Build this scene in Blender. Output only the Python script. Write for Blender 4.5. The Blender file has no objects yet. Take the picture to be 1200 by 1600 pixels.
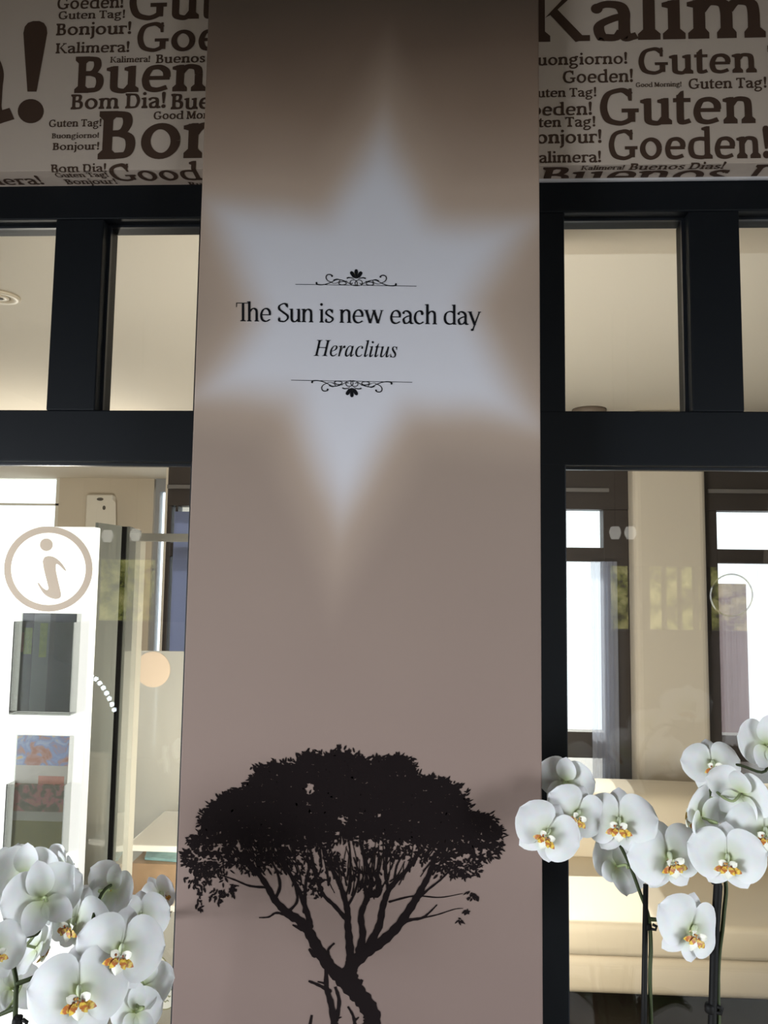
import bpy, bmesh, math, random
from mathutils import Vector, Matrix
R = math.radians; PI = math.pi
random.seed(7)
scene = bpy.context.scene
COL = scene.collection

# ================================================================ camera
HC = 1.50
CAM = Vector((0.0, -1.15, HC))
F = 1200.0
YAW, PITCH, ROLL = R(2.8), R(5.1), R(0.8)
fwd = Vector((-math.sin(YAW)*math.cos(PITCH), math.cos(YAW)*math.cos(PITCH), math.sin(PITCH)))
r0 = Vector((math.cos(YAW), math.sin(YAW), 0)); u0 = r0.cross(fwd)
RIGHT = r0*math.cos(ROLL) + u0*math.sin(ROLL); UP = u0*math.cos(ROLL) - r0*math.sin(ROLL)
cam = bpy.data.cameras.new('camera'); cam.lens = F/1600*36; cam.sensor_width = 36; cam.clip_start = 0.02
co = bpy.data.objects.new('camera', cam); COL.objects.link(co)
co.matrix_world = Matrix(((RIGHT.x, UP.x, -fwd.x, CAM.x), (RIGHT.y, UP.y, -fwd.y, CAM.y), (RIGHT.z, UP.z, -fwd.z, CAM.z), (0, 0, 0, 1)))
scene.camera = co
def ray(px, py): return fwd*F + RIGHT*(px-600) + UP*(800-py)
def at(px, py, Y):
    d = ray(px, py); return CAM + d*((Y-CAM.y)/d.y)
def at_z(px, py, Z):
    d = ray(px, py); return CAM + d*((Z-CAM.z)/d.z)

# ================================================================ light, world, exposure
scene.view_settings.view_transform = 'Standard'; scene.view_settings.look = 'None'
scene.view_settings.exposure = 0.0; scene.view_settings.gamma = 1.0
scene.view_settings.use_curve_mapping = False
w = bpy.data.worlds.new('sky'); scene.world = w; w.use_nodes = True
bg = w.node_tree.nodes['Background']; bg.inputs[0].default_value = (0.86, 0.93, 1.0, 1); bg.inputs[1].default_value = 2.2
def light(name, kind, loc, direction, energy, color=(1, 1, 1), **kw):
    l = bpy.data.lights.new(name, kind); l.energy = energy; l.color = color
    for k, v in kw.items(): setattr(l, k, v)
    o = bpy.data.objects.new(name, l); COL.objects.link(o); o.location = loc
    o.rotation_euler = Vector(direction).to_track_quat('-Z', 'Y').to_euler(); return o
light('sun', 'SUN', (0, 12, 9), (-0.06, -0.80, -0.60), 5.0, (1, 0.95, 0.86), angle=R(0.6))
light('daylight_left', 'AREA', (-2.85, -1.75, 0.85), (1, 0.75, -0.34), 84, (0.86, 0.92, 1.0), shape='RECTANGLE', size=1.8, size_y=1.3, spread=R(86))
light('daylight_right', 'AREA', (2.85, -1.75, 0.85), (-1, 0.75, -0.34), 48, (0.86, 0.92, 1.0), shape='RECTANGLE', size=1.8, size_y=1.3, spread=R(86))
light('lounge_fill_pillar', 'AREA', (-0.03, 0.34, 1.05), (0, 1, 0.35), 52, (1, 0.92, 0.80), shape='RECTANGLE', size=0.42, size_y=1.1)  # unseen fill light added behind the pillar to brighten the lounge
light('lounge_fill_stand', 'POINT', (-2.05, 3.0, 1.32), (0, 0, -1), 50, (1, 0.92, 0.80), shadow_soft_size=0.10)  # added fill point hidden by the display stand, lifts ceiling and far wall

# ================================================================ helpers
def link(name, me, parent=None):
    o = bpy.data.objects.new(name, me); COL.objects.link(o)
    if parent is not None: o.parent = parent
    return o
def tag(o, label=None, cat=None, group=None, kind=None):
    if label: o['label'] = label
    if cat: o['category'] = cat
    if group: o['group'] = group
    if kind: o['kind'] = kind
    return o
def empty(name, loc, label=None, cat=None, group=None, kind=None, rz=0):
    o = link(name, None); o.location = loc; o.rotation_euler = (0, 0, rz); o.empty_display_size = 0.05
    return tag(o, label, cat, group, kind)
def fin(name, bm, mats, parent=None, smooth=False, bevel=0, local=True):
    """link a bmesh given in WORLD coordinates as one object (moved into the parent's frame)"""
    bmesh.ops.recalc_face_normals(bm, faces=bm.faces[:])
    if parent is not None and local:
        bm.transform(Matrix.Translation(-parent_world(parent)))
    me = bpy.data.meshes.new(name); bm.to_mesh(me); bm.free()
    for m in (mats if isinstance(mats, (list, tuple)) else [mats]): me.materials.append(m)
    if smooth:
        for p in me.polygons: p.use_smooth = True
    o = link(name, me, parent)
    if bevel:
        b = o.modifiers.new('bevel', 'BEVEL'); b.width = bevel; b.segments = 2; b.limit_method = 'ANGLE'; b.angle_limit = R(40)
    return o
def parent_world(p):
    v = Vector((0, 0, 0))
    while p is not None:
        v = v + Vector(p.location); p = p.parent
    return v
def flat(name, polys, mat, parent=None, fn=None, kindmats=None):
    """polygons [(x,y,z)...] straight to a mesh, no normal juggling"""
    vs = []; fs = []; off = parent_world(parent) if parent is not None else Vector((0, 0, 0))
    for p in polys:
        fs.append(list(range(len(vs), len(vs)+len(p)))); vs += [tuple(Vector(q)-off) for q in p]
    me = bpy.data.meshes.new(name); me.from_pydata(vs, [], fs)
    me.materials.append(mat)
    return link(name, me, parent)
def add_box(bm, x0, x1, y0, y1, z0, z1, mi=0):
    x0, x1 = min(x0, x1), max(x0, x1); y0, y1 = min(y0, y1), max(y0, y1); z0, z1 = min(z0, z1), max(z0, z1)
    v = [bm.verts.new(p) for p in ((x0, y0, z0), (x1, y0, z0), (x1, y1, z0), (x0, y1, z0), (x0, y0, z1), (x1, y0, z1), (x1, y1, z1), (x0, y1, z1))]
    for f in ((0, 3, 2, 1), (4, 5, 6, 7), (0, 1, 5, 4), (1, 2, 6, 5), (2, 3, 7, 6), (3, 0, 4, 7)):
        fa = bm.faces.new([v[i] for i in f]); fa.material_index = mi
    return v
def box(name, b, mat, parent=None, bevel=0, smooth=False):
    bm = bmesh.new(); add_box(bm, *b); return fin(name, bm, mat, parent, smooth, bevel)
def boxes(name, bs, mat, parent=None, bevel=0):
    bm = bmesh.new()
    for b in bs: add_box(bm, *b)
    return fin(name, bm, mat, parent, False, bevel)
def add_tube(bm, pts, rad, n=8, cap=True, mi=0):
    pts = [Vector(p) for p in pts]; rings = []
    rads = rad if isinstance(rad, (list, tuple)) else [rad]*len(pts)
    prev = None
    for i, p in enumerate(pts):
        t = (pts[min(i+1, len(pts)-1)]-pts[max(i-1, 0)]).normalized()
        a = (prev - t*prev.dot(t)) if prev is not None else t.orthogonal()
        if a.length < 1e-6: a = t.orthogonal()
        a.normalize(); prev = a; b = t.cross(a)
        rings.append([bm.verts.new(p + (a*math.cos(2*PI*k/n)+b*math.sin(2*PI*k/n))*rads[i]) for k in range(n)])
    for i in range(len(rings)-1):
        for k in range(n):
            f = bm.faces.new((rings[i][k], rings[i][(k+1) % n], rings[i+1][(k+1) % n], rings[i+1][k])); f.material_index = mi
    if cap:
        for rg in (rings[0], rings[-1]):
            f = bm.faces.new(rg); f.material_index = mi
def tube(name, pts, rad, mat, parent=None, n=8):
    bm = bmesh.new(); add_tube(bm, pts, rad, n); return fin(name, bm, mat, parent, True)
def add_lathe(bm, c, prof, n=32, axis='Z', mi=0):
    """prof = [(radius, height)...] turned about an axis through c"""
    c = Vector(c); rings = []
    for r, h in prof:
        ring = []
        for k in range(n):
            a = 2*PI*k/n; x, y = r*math.cos(a), r*math.sin(a)
            p = Vector((x, y, h)) if axis == 'Z' else Vector((x, h, y))
            ring.append(bm.verts.new(c+p))
        rings.append(ring)
    for i in range(len(rings)-1):
        for k in range(n):
            f = bm.faces.new((rings[i][k], rings[i][(k+1) % n], rings[i+1][(k+1) % n], rings[i+1][k])); f.material_index = mi
    for rg in (rings[0], rings[-1]):
        f = bm.faces.new(rg); f.material_index = mi
def lathe(name, c, prof, mat, parent=None, n=32, axis='Z'):
    bm = bmesh.new(); add_lathe(bm, c, prof, n, axis); return fin(name, bm, mat, parent, True)
def rounded_box(name, b, mat, parent=None, r=0.03, seg=4):
    o = box(name, b, mat, parent); m = o.modifiers.new('bevel', 'BEVEL'); m.width = r; m.segments = seg
    for p in o.data.polygons: p.use_smooth = True
    return o

# ---------------------------------------------------------------- materials
def mat(name, color, rough=0.6, spec=0.5, metal=0.0, noise=0.0, nscale=8.0, bump=0.0, bscale=60.0, emit=None):
    m = bpy.data.materials.new(name); m.use_nodes = True; nt = m.node_tree; p = nt.nodes['Principled BSDF']
    c = tuple(color) + (1,)
    p.inputs['Base Color'].default_value = c; p.inputs['Roughness'].default_value = rough
    p.inputs['Metallic'].default_value = metal; p.inputs['Specular IOR Level'].default_value = spec
    tc = nt.nodes.new('ShaderNodeTexCoord')
    n = nt.nodes.new('ShaderNodeTexNoise'); n.inputs['Scale'].default_value = nscale; n.inputs['Detail'].default_value = 4
    nt.links.new(tc.outputs['Object'], n.inputs['Vector'])
    mx = nt.nodes.new('ShaderNodeMixRGB'); mx.inputs[1].default_value = tuple(v*(1-noise) for v in color)+(1,)
    mx.inputs[2].default_value = tuple(min(1, v*(1+noise)) for v in color)+(1,)
    nt.links.new(n.outputs['Fac'], mx.inputs[0]); nt.links.new(mx.outputs[0], p.inputs['Base Color'])
    if bump:
        n2 = nt.nodes.new('ShaderNodeTexNoise'); n2.inputs['Scale'].default_value = bscale; n2.inputs['Detail'].default_value = 3
        nt.links.new(tc.outputs['Object'], n2.inputs['Vector'])
        b = nt.nodes.new('ShaderNodeBump'); b.inputs['Strength'].default_value = bump; b.inputs['Distance'].default_value = 0.002
        nt.links.new(n2.outputs['Fac'], b.inputs['Height']); nt.links.new(b.outputs['Normal'], p.inputs['Normal'])
    if emit:
        p.inputs['Emission Color'].default_value = tuple(emit[:3])+(1,); p.inputs['Emission Strength'].default_value = emit[3]
    return m
def glass_mat(name, tint=(0.97, 0.98, 0.97), body=None, bodyf=0.0, refl=1.0, rough=0.0, gloss=True):
    """architectural sheet glass: clear transmission, fresnel mirror, an optional milky body"""
    m = bpy.data.materials.new(name); m.use_nodes = True; nt = m.node_tree; nt.nodes.clear()
    out = nt.nodes.new('ShaderNodeOutputMaterial'); tr = nt.nodes.new('ShaderNodeBsdfTransparent'); tr.inputs[0].default_value = tint+(1,)
    base = tr.outputs[0]
    if body:
        df = nt.nodes.new('ShaderNodeBsdfDiffuse'); df.inputs[0].default_value = body+(1,)
        tl = nt.nodes.new('ShaderNodeBsdfTranslucent'); tl.inputs[0].default_value = body+(1,)
        ms = nt.nodes.new('ShaderNodeMixShader'); ms.inputs[0].default_value = 0.5
        nt.links.new(df.outputs[0], ms.inputs[1]); nt.links.new(tl.outputs[0], ms.inputs[2])
        mb = nt.nodes.new('ShaderNodeMixShader'); mb.inputs[0].default_value = bodyf
        nt.links.new(base, mb.inputs[1]); nt.links.new(ms.outputs[0], mb.inputs[2]); base = mb.outputs[0]
    if not gloss:
        nt.links.new(base, out.inputs[0]); return m
    gl = nt.nodes.new('ShaderNodeBsdfGlossy'); gl.inputs['Roughness'].default_value = rough; gl.inputs[0].default_value = (refl, refl, refl, 1)
    fr = nt.nodes.new('ShaderNodeFresnel'); fr.inputs['IOR'].default_value = 1.5
    mx = nt.nodes.new('ShaderNodeMixShader')
    nt.links.new(fr.outputs[0], mx.inputs[0]); nt.links.new(base, mx.inputs[1]); nt.links.new(gl.outputs[0], mx.inputs[2])
    nt.links.new(mx.outputs[0], out.inputs[0]); return m

M = {}
M['frame'] = mat('charcoal_paint', (0.0045, 0.0058, 0.0078), 0.5, 0.22, noise=0.15)
M['bead'] = mat('charcoal_bead', (0.014, 0.016, 0.020), 0.35, 0.4, noise=0.1)
M['paper'] = mat('cream_wallpaper', (0.54, 0.445, 0.365), 0.75, 0.2, noise=0.05, nscale=3, bump=0.05, bscale=300)
M['paper_trim'] = mat('pale_trim', (0.60, 0.58, 0.58), 0.5)
M['ink'] = mat('brown_ink', (0.066, 0.037, 0.024), 0.7, 0.2, noise=0.08)
M['black_ink'] = mat('black_ink', (0.009, 0.009, 0.011), 0.9, 0.05)
M['tree_ink'] = mat('dark_brown_ink', (0.010, 0.007, 0.007), 0.9, 0.03)
M['beige_wall'] = mat('beige_plaster', (0.67, 0.61, 0.52), 0.85, 0.2, noise=0.03, nscale=2)
M['white_wall'] = mat('warm_white_plaster', (0.78, 0.70, 0.58), 0.85, 0.2, noise=0.02, nscale=2)
M['ceiling'] = mat('ceiling_paint', (0.80, 0.75, 0.66), 0.9, 0.2, noise=0.02, nscale=2)
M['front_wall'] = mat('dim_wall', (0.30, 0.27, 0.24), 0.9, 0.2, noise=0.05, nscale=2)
M['far_frame'] = mat('hazed_window_paint', (0.045, 0.036, 0.032), 0.5, 0.4, noise=0.1)  # dark frame colour lifted to brown, glass haze put into it
M['wood_floor'] = mat('dark_floor', (0.050, 0.036, 0.027), 0.45, 0.5, noise=0.4, nscale=5)
M['glass'] = glass_mat('clear_glass')
M['tint_glass'] = glass_mat('grey_green_glass', (0.88, 0.91, 0.88), (0.60, 0.63, 0.59), 0.55)
M['frost'] = glass_mat('frosted_glass', (0.9, 0.9, 0.88), (0.56, 0.53, 0.45), 0.72, rough=0.25)
M['acrylic'] = glass_mat('clear_acrylic', (0.93, 0.94, 0.93), (0.8, 0.78, 0.7), 0.10)
M['sheer'] = glass_mat('sheer_voile', (0.96, 0.96, 0.98), (0.62, 0.66, 0.80), 0.55, 0.0, gloss=False)
M['white'] = mat('white_laminate', (0.82, 0.80, 0.74), 0.4)
M['steel'] = mat('brushed_steel', (0.46, 0.44, 0.41), 0.35, metal=0.7)
M['black'] = mat('black_rubber', (0.008, 0.008, 0.008), 0.8, 0.1)
M['cream'] = mat('cream_leather', (0.72, 0.62, 0.465), 0.5, 0.4, noise=0.04, nscale=4, bump=0.1, bscale=120)


# ---------------------------------------------------------------- lettering: pen-drawn glyphs as flat polygons
def spline(pts, k=6):
    """Catmull-Rom through pts"""
    if len(pts) < 3: return [tuple(p) for p in pts]
    P = [pts[0]] + list(pts) + [pts[-1]]; out = []
    for i in range(1, len(P)-2):
        a, b, c, d = P[i-1], P[i], P[i+1], P[i+2]
        for j in range(k):
            t = j/k
            out.append(tuple(0.5*(2*b[q] + (c[q]-a[q])*t + (2*a[q]-5*b[q]+4*c[q]-d[q])*t*t + (3*b[q]-a[q]-3*c[q]+d[q])*t**3) for q in range(len(b))))
    out.append(tuple(pts[-1])); return out
def arc(cx, cy, rx, ry, a0, a1, n=22):
    return [(cx + rx*math.cos(R(a0+(a1-a0)*i/n)), cy + ry*math.sin(R(a0+(a1-a0)*i/n))) for i in range(n+1)]
def ribbon(pts, wid):
    """quads along a path; wid(i, t, tx, ty) gives the half-width vector"""
    n = len(pts); L = []; Rr = []
    for i, p in enumerate(pts):
        a = pts[max(0, i-1)]; b = pts[min(n-1, i+1)]
        tx, ty = b[0]-a[0], b[1]-a[1]; l = math.hypot(tx, ty) or 1
        ox, oy = wid(i, i/(n-1), tx/l, ty/l)
        L.append((p[0]+ox, p[1]+oy)); Rr.append((p[0]-ox, p[1]-oy))
    return [[L[i], L[i+1], Rr[i+1], Rr[i]] for i in range(n-1)]
def blob(cx, cy, rx, ry, n=20):
    return [(cx+rx*math.cos(2*PI*i/n), cy+ry*math.sin(2*PI*i/n)) for i in range(n)]
class Pen:
    """a broad-nib serif face: W thick, w thin, S serif overhang, h serif height, nib angle"""
    def __init__(s, W, w, S, h, nib, wd=1.0): s.W, s.w, s.S, s.h, s.nib, s.wd = W, w, S, h, nib, wd
    def p(s, path, f=1.0, g=1.0):
        a, b = s.W/2*f, s.w/2*g; c, d = math.cos(R(s.nib)), math.sin(R(s.nib))
        def wid(i, t, tx, ty):
            nx, ny = -ty, tx
            u, v = nx*c+ny*d, -nx*d+ny*c
            l = math.hypot(a*u, b*v) or 1
            ou, ov = a*a*u/l, b*b*v/l
            return (ou*c-ov*d, ou*d+ov*c)
        return ribbon(path, wid)
    def bar(s, x0, y0, x1, y1): return [[(x0, y0), (x1, y0), (x1, y1), (x0, y1)]]
    def foot(s, x, y=0, W=None, l=1, r=1, up=1):
        W = W or s.W; a = x-W/2-s.S*l; b = x+W/2+s.S*r; h = s.h*up; k = h*0.75
        return [[(a, y), (b, y), (b, y+h), (x+W/2, y+h+k), (x-W/2, y+h+k), (a, y+h)]]
    def flag(s, x, y, W=None):
        W = W or s.W; h = s.h
        return [[(x-W/2-s.S*1.15, y-h*1.05-6), (x+W/2, y-h*1.9), (x+W/2, y), (x-W*0.1, y), (x-W/2-s.S*1.15, y-h*0.45)]]
    def stem(s, x, y0, y1, W=None):
        W = W or s.W
        return [[(x-W/2, y0), (x+W/2, y0), (x+W/2, y1), (x-W/2, y1)]]
    def glyph(s, c):
        W, w, S, h = s.W, s.w, s.S, s.h; X = 490; A = 735; C = 680; hw = W/2; m = w/2; x0 = S+hw+12
        G = []
        def arch(x, xr, foot=True):
            g = s.p(spline([(x+hw*0.2, X-150), (x+(xr-x)*0.30, X-50), (x+(xr-x)*0.62, X-m+8), (xr-hw*0.35, X-70), (xr, X-190)]) + [(xr, h)])
            return g + s.stem(xr, 0, X-190) + (s.foot(xr) if foot else [])
        if c == 'n':
            xr = x0+W+215*s.wd-W*0.2; return s.stem(x0, 0, X-8)+s.flag(x0, X)+s.foot(x0)+arch(x0, xr), xr+hw+S+12
        if c == 'm':
            d = W+200*s.wd-W*0.25; x1, x2 = x0+d, x0+2*d
            return s.stem(x0, 0, X-8)+s.flag(x0, X)+s.foot(x0, r=.7)+arch(x0, x1, False)+s.foot(x1, l=.7, r=.7)+arch(x1, x2, False)+s.foot(x2, l=.7), x2+hw+S+12
        if c == 'h':
            xr = x0+W+215*s.wd-W*0.2; return s.stem(x0, 0, A-8)+s.flag(x0, A)+s.foot(x0)+arch(x0, xr), xr+hw+S+12
        if c == 'r':
            xr = x0+W+140*s.wd
            return s.stem(x0, 0, X-8)+s.flag(x0, X)+s.foot(x0, r=1.3)+s.p(spline([(x0, X-170), (x0+70, X-60), (x0+150, X-m+4), (xr, X-m-10)]), f=.8) + [[(xr-W*.75, X-h*.3), (xr+10, X+2), (xr+10, X-140), (xr-W*.35, X-120)]], xr+24
        if c == 'i':
            return s.stem(x0, 0, X-8)+s.flag(x0, X)+s.foot(x0)+[blob(x0-8, 660, W*.56, W*.56)], x0+hw+S+14
        if c == 'j':
            return s.p([(x0, X-8), (x0, 20)]+spline([(x0, -60), (x0-15, -130), (x0-70, -185), (x0-130, -205)]))+s.flag(x0, X)+[blob(x0-8, 660, W*.56, W*.56)], x0+hw+30
        if c == 'l':
            return s.stem(x0, 0, A-8)+s.flag(x0, A)+s.foot(x0), x0+hw+S+12
        if c == 'u':
            x1 = x0+W+205*s.wd-W*.2
            return s.stem(x0, 180, X-8)+s.flag(x0, X)+s.p([(x0, X-20)]+spline([(x0, 190), (x0+8, 80), (x0+70, m-6), (x1-110, 30), (x1-hw*.2, 130)]))+s.stem(x1, 0, X-8)+s.flag(x1, X)+[[(x1, 0), (x1+hw+S, 0), (x1+hw+S, h), (x1+hw, h*1.6), (x1, h*1.6)]], x1+hw+S+12
        if c in 'oedcgq' and c != 'g':
            rx = 175*s.wd + (W-70)*.42; cx = 34+rx+hw; ry = X/2+8-m
            if c == 'o': return s.p(arc(cx, X/2, rx, ry, 0, 360, 36)), 2*cx
            if c == 'e':
                rx *= .92; cx = 34+rx+hw
                return s.p(spline([(cx+rx, X*.54), (cx+rx*.93, X*.76), (cx+rx*.5, X-m-4), (cx-10, X-m+8), (cx-rx*.65, X*.84), (cx-rx, X/2), (cx-rx*.78, X*.17), (cx-rx*.2, m-6), (cx+rx*.35, m), (cx+rx*1.02, X*.17)]), f=.97)+s.bar(cx-rx, X*.50-w*.30, cx+rx+hw*.72, X*.50+w*.55), 2*cx-14
            if c == 'c':
                rx *= .9; cx = 34+rx+hw
                return s.p(spline([(cx+rx*.85, X*.78), (cx+rx*.5, X-m-4), (cx, X-m+8), (cx-rx*.7, X*.83), (cx-rx, X/2), (cx-rx*.75, X*.17), (cx-rx*.1, m-6), (cx+rx*.45, m+4), (cx+rx, X*.18)]))+[blob(cx+rx*.72, X*.78, W*.58, W*.6)], 2*cx-20
            if c == 'd':
                xs = cx+rx-2
                return s.p(spline([(xs, X-70), (xs-70, X-m), (cx-10, X-m+4), (cx-rx*.75, X*.82), (cx-rx, X/2-5), (cx-rx*.75, X*.17), (cx-10, m-6), (xs-60, 45), (xs, 110)]))+s.stem(xs, 0, A-8)+s.flag(xs, A)+[[(xs, 0), (xs+hw+S, 0), (xs+hw+S, h), (xs+hw, h*1.6), (xs, h*1.6)]], xs+hw+S+12
        if c == 'g':
            rx = 140*s.wd+(W-70)*.3; cx = 44+rx+hw; ry = 150-m
            return (s.p(arc(cx, X-158, rx, ry+8, 0, 360, 30))
                    + s.p(spline([(cx-rx*.7, X-265), (cx-rx*1.02, 125), (cx-rx*.7, 60), (cx, 38), (cx+rx*.9, 20), (cx+rx*1.35, -70), (cx+rx*.8, -170), (cx-10, -205), (cx-rx*.95, -175), (cx-rx*1.15, -95), (cx-rx*.6, -10), (cx-rx*.2, 28)]), f=.8)
                    + s.p(spline([(cx+rx*.55, X-50), (cx+rx*1.0, X-8), (cx+rx*1.75, X-15)]), g=1.1)), 2*cx+S+8
        if c == 'a':
            xs = 34+hw+235*s.wd+W*.35
            return (s.p(spline([(62, X*.80), (110, X-m-15), (195, X-m+8), (xs-50, X-60), (xs, X-150), (xs, X-250)]) + [(xs, 110)] + spline([(xs+2, 90), (xs+25, 30), (xs+80, m-2), (xs+hw+S+14, m+16)]))
                    + [blob(78, X*.82, W*.50, W*.48)]
                    + s.p(spline([(xs-hw*.5, 295), (xs-120, 275), (52+hw, 205), (34+hw, 125), (70+hw, 35), (160, m-4), (xs-90, 40), (xs-hw*.4, 120)]), f=.92)), xs+hw+S+10
        if c == 's':
            wx = 330*s.wd+W*.5; l, r_ = 46+m, wx-30-m
            return s.p(spline([(r_-6, X*.80), (wx*.68, X-m-4), (wx*.48, X-m+8), (l+18, X*.83), (l+20, X*.66), (wx*.5, X*.51), (r_-6, X*.35), (r_, X*.18), (wx*.62, m-2), (wx*.45, m-8), (l+15, m+14), (l, X*.22)]), f=.9)+s.bar(r_-22, X*.70, r_+m*.7, X-8)+s.bar(l-m*.7, 6, l+22, X*.30), wx
        if c == 't':
            x = S+hw+10
            return (s.p([(x, X+60), (x, 150)]+spline([(x, 130), (x+12, 50), (x+75, m-4), (x+180, m+26)])) + s.bar(x-hw-S, X-h-8, x+hw+125, X-4)
                    + [[(x-hw, X-h), (x+hw, X-h), (x+hw, X+135), (x+hw*.2, X+120), (x-hw, X+30)]]), x+hw+130
        if c in 'wyvx':
            def dia(xa, ya, xb, yb, ww): return [[(xa-ww/2, ya), (xa+ww/2, ya), (xb+ww/2, yb), (xb-ww/2, yb)]]
            T = W*1.08; t = max(w*1.15, W*.42)
            def cap(x, ww): return s.bar(x-ww/2-S*.9, X-h, x+ww/2+S*.9, X)
            if c == 'w':
                a = S+T/2+4; d = 165*s.wd
                return dia(a, X, a+d, 0, T)+dia(a+2*d-20, X, a+d+8, 0, t)+dia(a+2*d-30, X, a+3*d-30, 0, T)+dia(a+4*d-40, X, a+3*d-22, 0, t)+cap(a, T)+cap(a+2*d-20, T*.7)+cap(a+4*d-40, t), a+4*d-40+t/2+S+6
            a = S+T/2+2; d = 195*s.wd
            return dia(a, X, a+d, 0, T)+dia(a+2*d-10, X, a+d-85, -200, t)+cap(a, T)+cap(a+2*d-10, t)+[blob(a+d-100, -180, W*.6, W*.45)], a+2*d+t/2+S
        # capitals
        if c == 'T':
            wx = 560*s.wd+W*.4; x = wx/2
            return s.stem(x, 0, C)+s.foot(x, l=1.5, r=1.5)+s.bar(28, C-h*1.05, wx-28, C)+[[(28, C), (28, C-165), (28+h*.75, C-165), (28+h*1.1, C-h)], [(wx-28, C), (wx-28, C-165), (wx-28-h*.75, C-165), (wx-28-h*1.1, C-h)]], wx
        if c == 'D':
            x = x0+10
            return s.stem(x, 0, C)+s.foot(x)+s.foot(x, C, up=-1)+s.p([(x, m+4), (x+120, m+4)]+spline([(x+170, m+6), (x+330, 90), (x+400*s.wd+20, C/2), (x+330, C-90), (x+170, C-m-6)])+[(x+120, C-m-4), (x, C-m-4)]), x+420*s.wd+hw+50
        if c == 'B':
            x = x0+10; r = 265*s.wd+20
            return (s.stem(x, 0, C)+s.foot(x)+s.foot(x, C, up=-1)
                    + s.p([(x, C-m-4), (x+110, C-m-4)]+spline([(x+160, C-m-6), (x+r-40, C-70), (x+r-18, C*.75), (x+r-60, C*.60), (x+150, C*.535)])+[(x, C*.53)])
                    + s.p([(x, C*.53), (x+140, C*.53)]+spline([(x+180, C*.525), (x+r+5, C*.45), (x+r+32, C*.27), (x+r-15, 70), (x+160, m+6)])+[(x+110, m+4), (x, m+4)])), x+r+hw+70
        if c == 'G':
            rx = 270*s.wd+10; cx = 40+rx+hw; xs = cx+rx*.80
            return (s.p(spline([(cx+rx*.72, C*.83), (cx+rx*.38, C-m-2), (cx, C-m+8), (cx-rx*.72, C*.84), (cx-rx, C*.5), (cx-rx*.74, C*.16), (cx-10, m-8), (cx+rx*.45, m+14), (xs, C*.17)]))
                    + s.stem(xs, 55, C*.40)+s.bar(xs-hw-S*1.9, C*.45-h, xs+hw+S*1.1, C*.45)+[[(cx+rx*.55, C*.80), (cx+rx*.62, C*.66), (cx+rx*.62+h*.8, C*.66), (cx+rx*.62+h*.8, C), (cx+rx*.62+h*.1, C)]]), xs+hw+S+28
        if c == 'K':
            x = x0+10; b = x+420*s.wd
            return (s.stem(x, 0, C)+s.foot(x)+s.foot(x, C, up=-1)+[[(x+hw, C*.44), (x+hw+95, C*.52), (b-10, C-h), (b-90, C-h)], [(x+hw+60, C*.50), (x+hw+W*.95, C*.62), (b+W*.72+10, h*.3), (b-W*.1, -10)]]
                    + s.bar(b-130, C-h, b+85, C)+s.bar(b-20, 0, b+hw+S*1.4, h)), b+hw+S+20
        if c == 'M':
            x = x0+4; b = x+560*s.wd; t = w*1.15
            return (s.stem(x, 0, C, t)+s.foot(x, W=t)+s.stem(b, 0, C)+s.foot(b)+[[(x-t/2-S, C), (x-t/2-S, C-h), (x, C-h), (x+W*.9, C)], [(b-W*.8, C), (b, C-h), (b+hw+S, C-h), (b+hw+S, C)],
                    [(x-8, C), (x+W*1.05, C), ((x+b)/2+W*.5, 40), ((x+b)/2-W*.5, 40)], [(b-hw*.9, C), (b+hw, C), ((x+b)/2+w*.7, 40), ((x+b)/2-w*.7, 40)]]), b+hw+S+16
        if c == 'S':
            wx = 440*s.wd+W*.4; l, r_ = 56+m, wx-44-m
            return s.p(spline([(r_-6, C*.82), (wx*.72, C-m-2), (wx*.5, C-m+8), (l+14, C*.86), (l+14, C*.68), (wx*.5, C*.52), (r_-2, C*.34), (r_, C*.17), (wx*.62, m-2), (wx*.45, m-8), (l+20, m+14), (l, C*.20)]), f=.95)+s.bar(r_-14, C*.76, r_+m*.6, C-6)+s.bar(l-m*.6, 6, l+14, C*.26), wx
        if c == '!':
            a = W*.62; x = 40+a
            return [[(x-a*.42, 205), (x+a*.42, 205), (x+a*.98, 640), (x+a*.8, 700), (x+a*.35, 728), (x-a*.35, 728), (x-a*.8, 700), (x-a*.98, 640)], blob(x, 78, W*.66, W*.66)], 2*x
        return [], 220
    def text(s, body, track=0, kern={}):
        """polygons of a line of text and its advance, in units of 1000 per em"""
        x = 0; out = []; prev = ''
        for c in body:
            x += kern.get(prev+c, 0)
            g, adv = s.glyph(c)
            out += [[(q[0]+x, q[1]) for q in pl] for pl in g]
            x += adv + track; prev = c
        return out, x

slab = Pen(132, 86, 58, 74, 12, 1.0)
roman = Pen(94, 44, 40, 28, 20, 1.0)

# ================================================================ planes of the shop front
YP, YB, YF = 0.0, 0.05, 0.10            # pillar face, bulkhead face, frame face
YG, YK = YF+0.034, YF+0.066             # glass, back of frame
XL = (at(313, 400, YP).x + at(272, 1430, YP).x)/2; XR = (at(843.5, 400, YP).x + at(847.5, 1430, YP).x)/2
ZC = 2.80                               # ceiling of the front room
ZC2 = 2.385                             # ceiling of the lounge behind the glass

def px_lin(pts):                        # world plane map of the pillar print
    return [at(x, y, YP) for x, y in pts]

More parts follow.
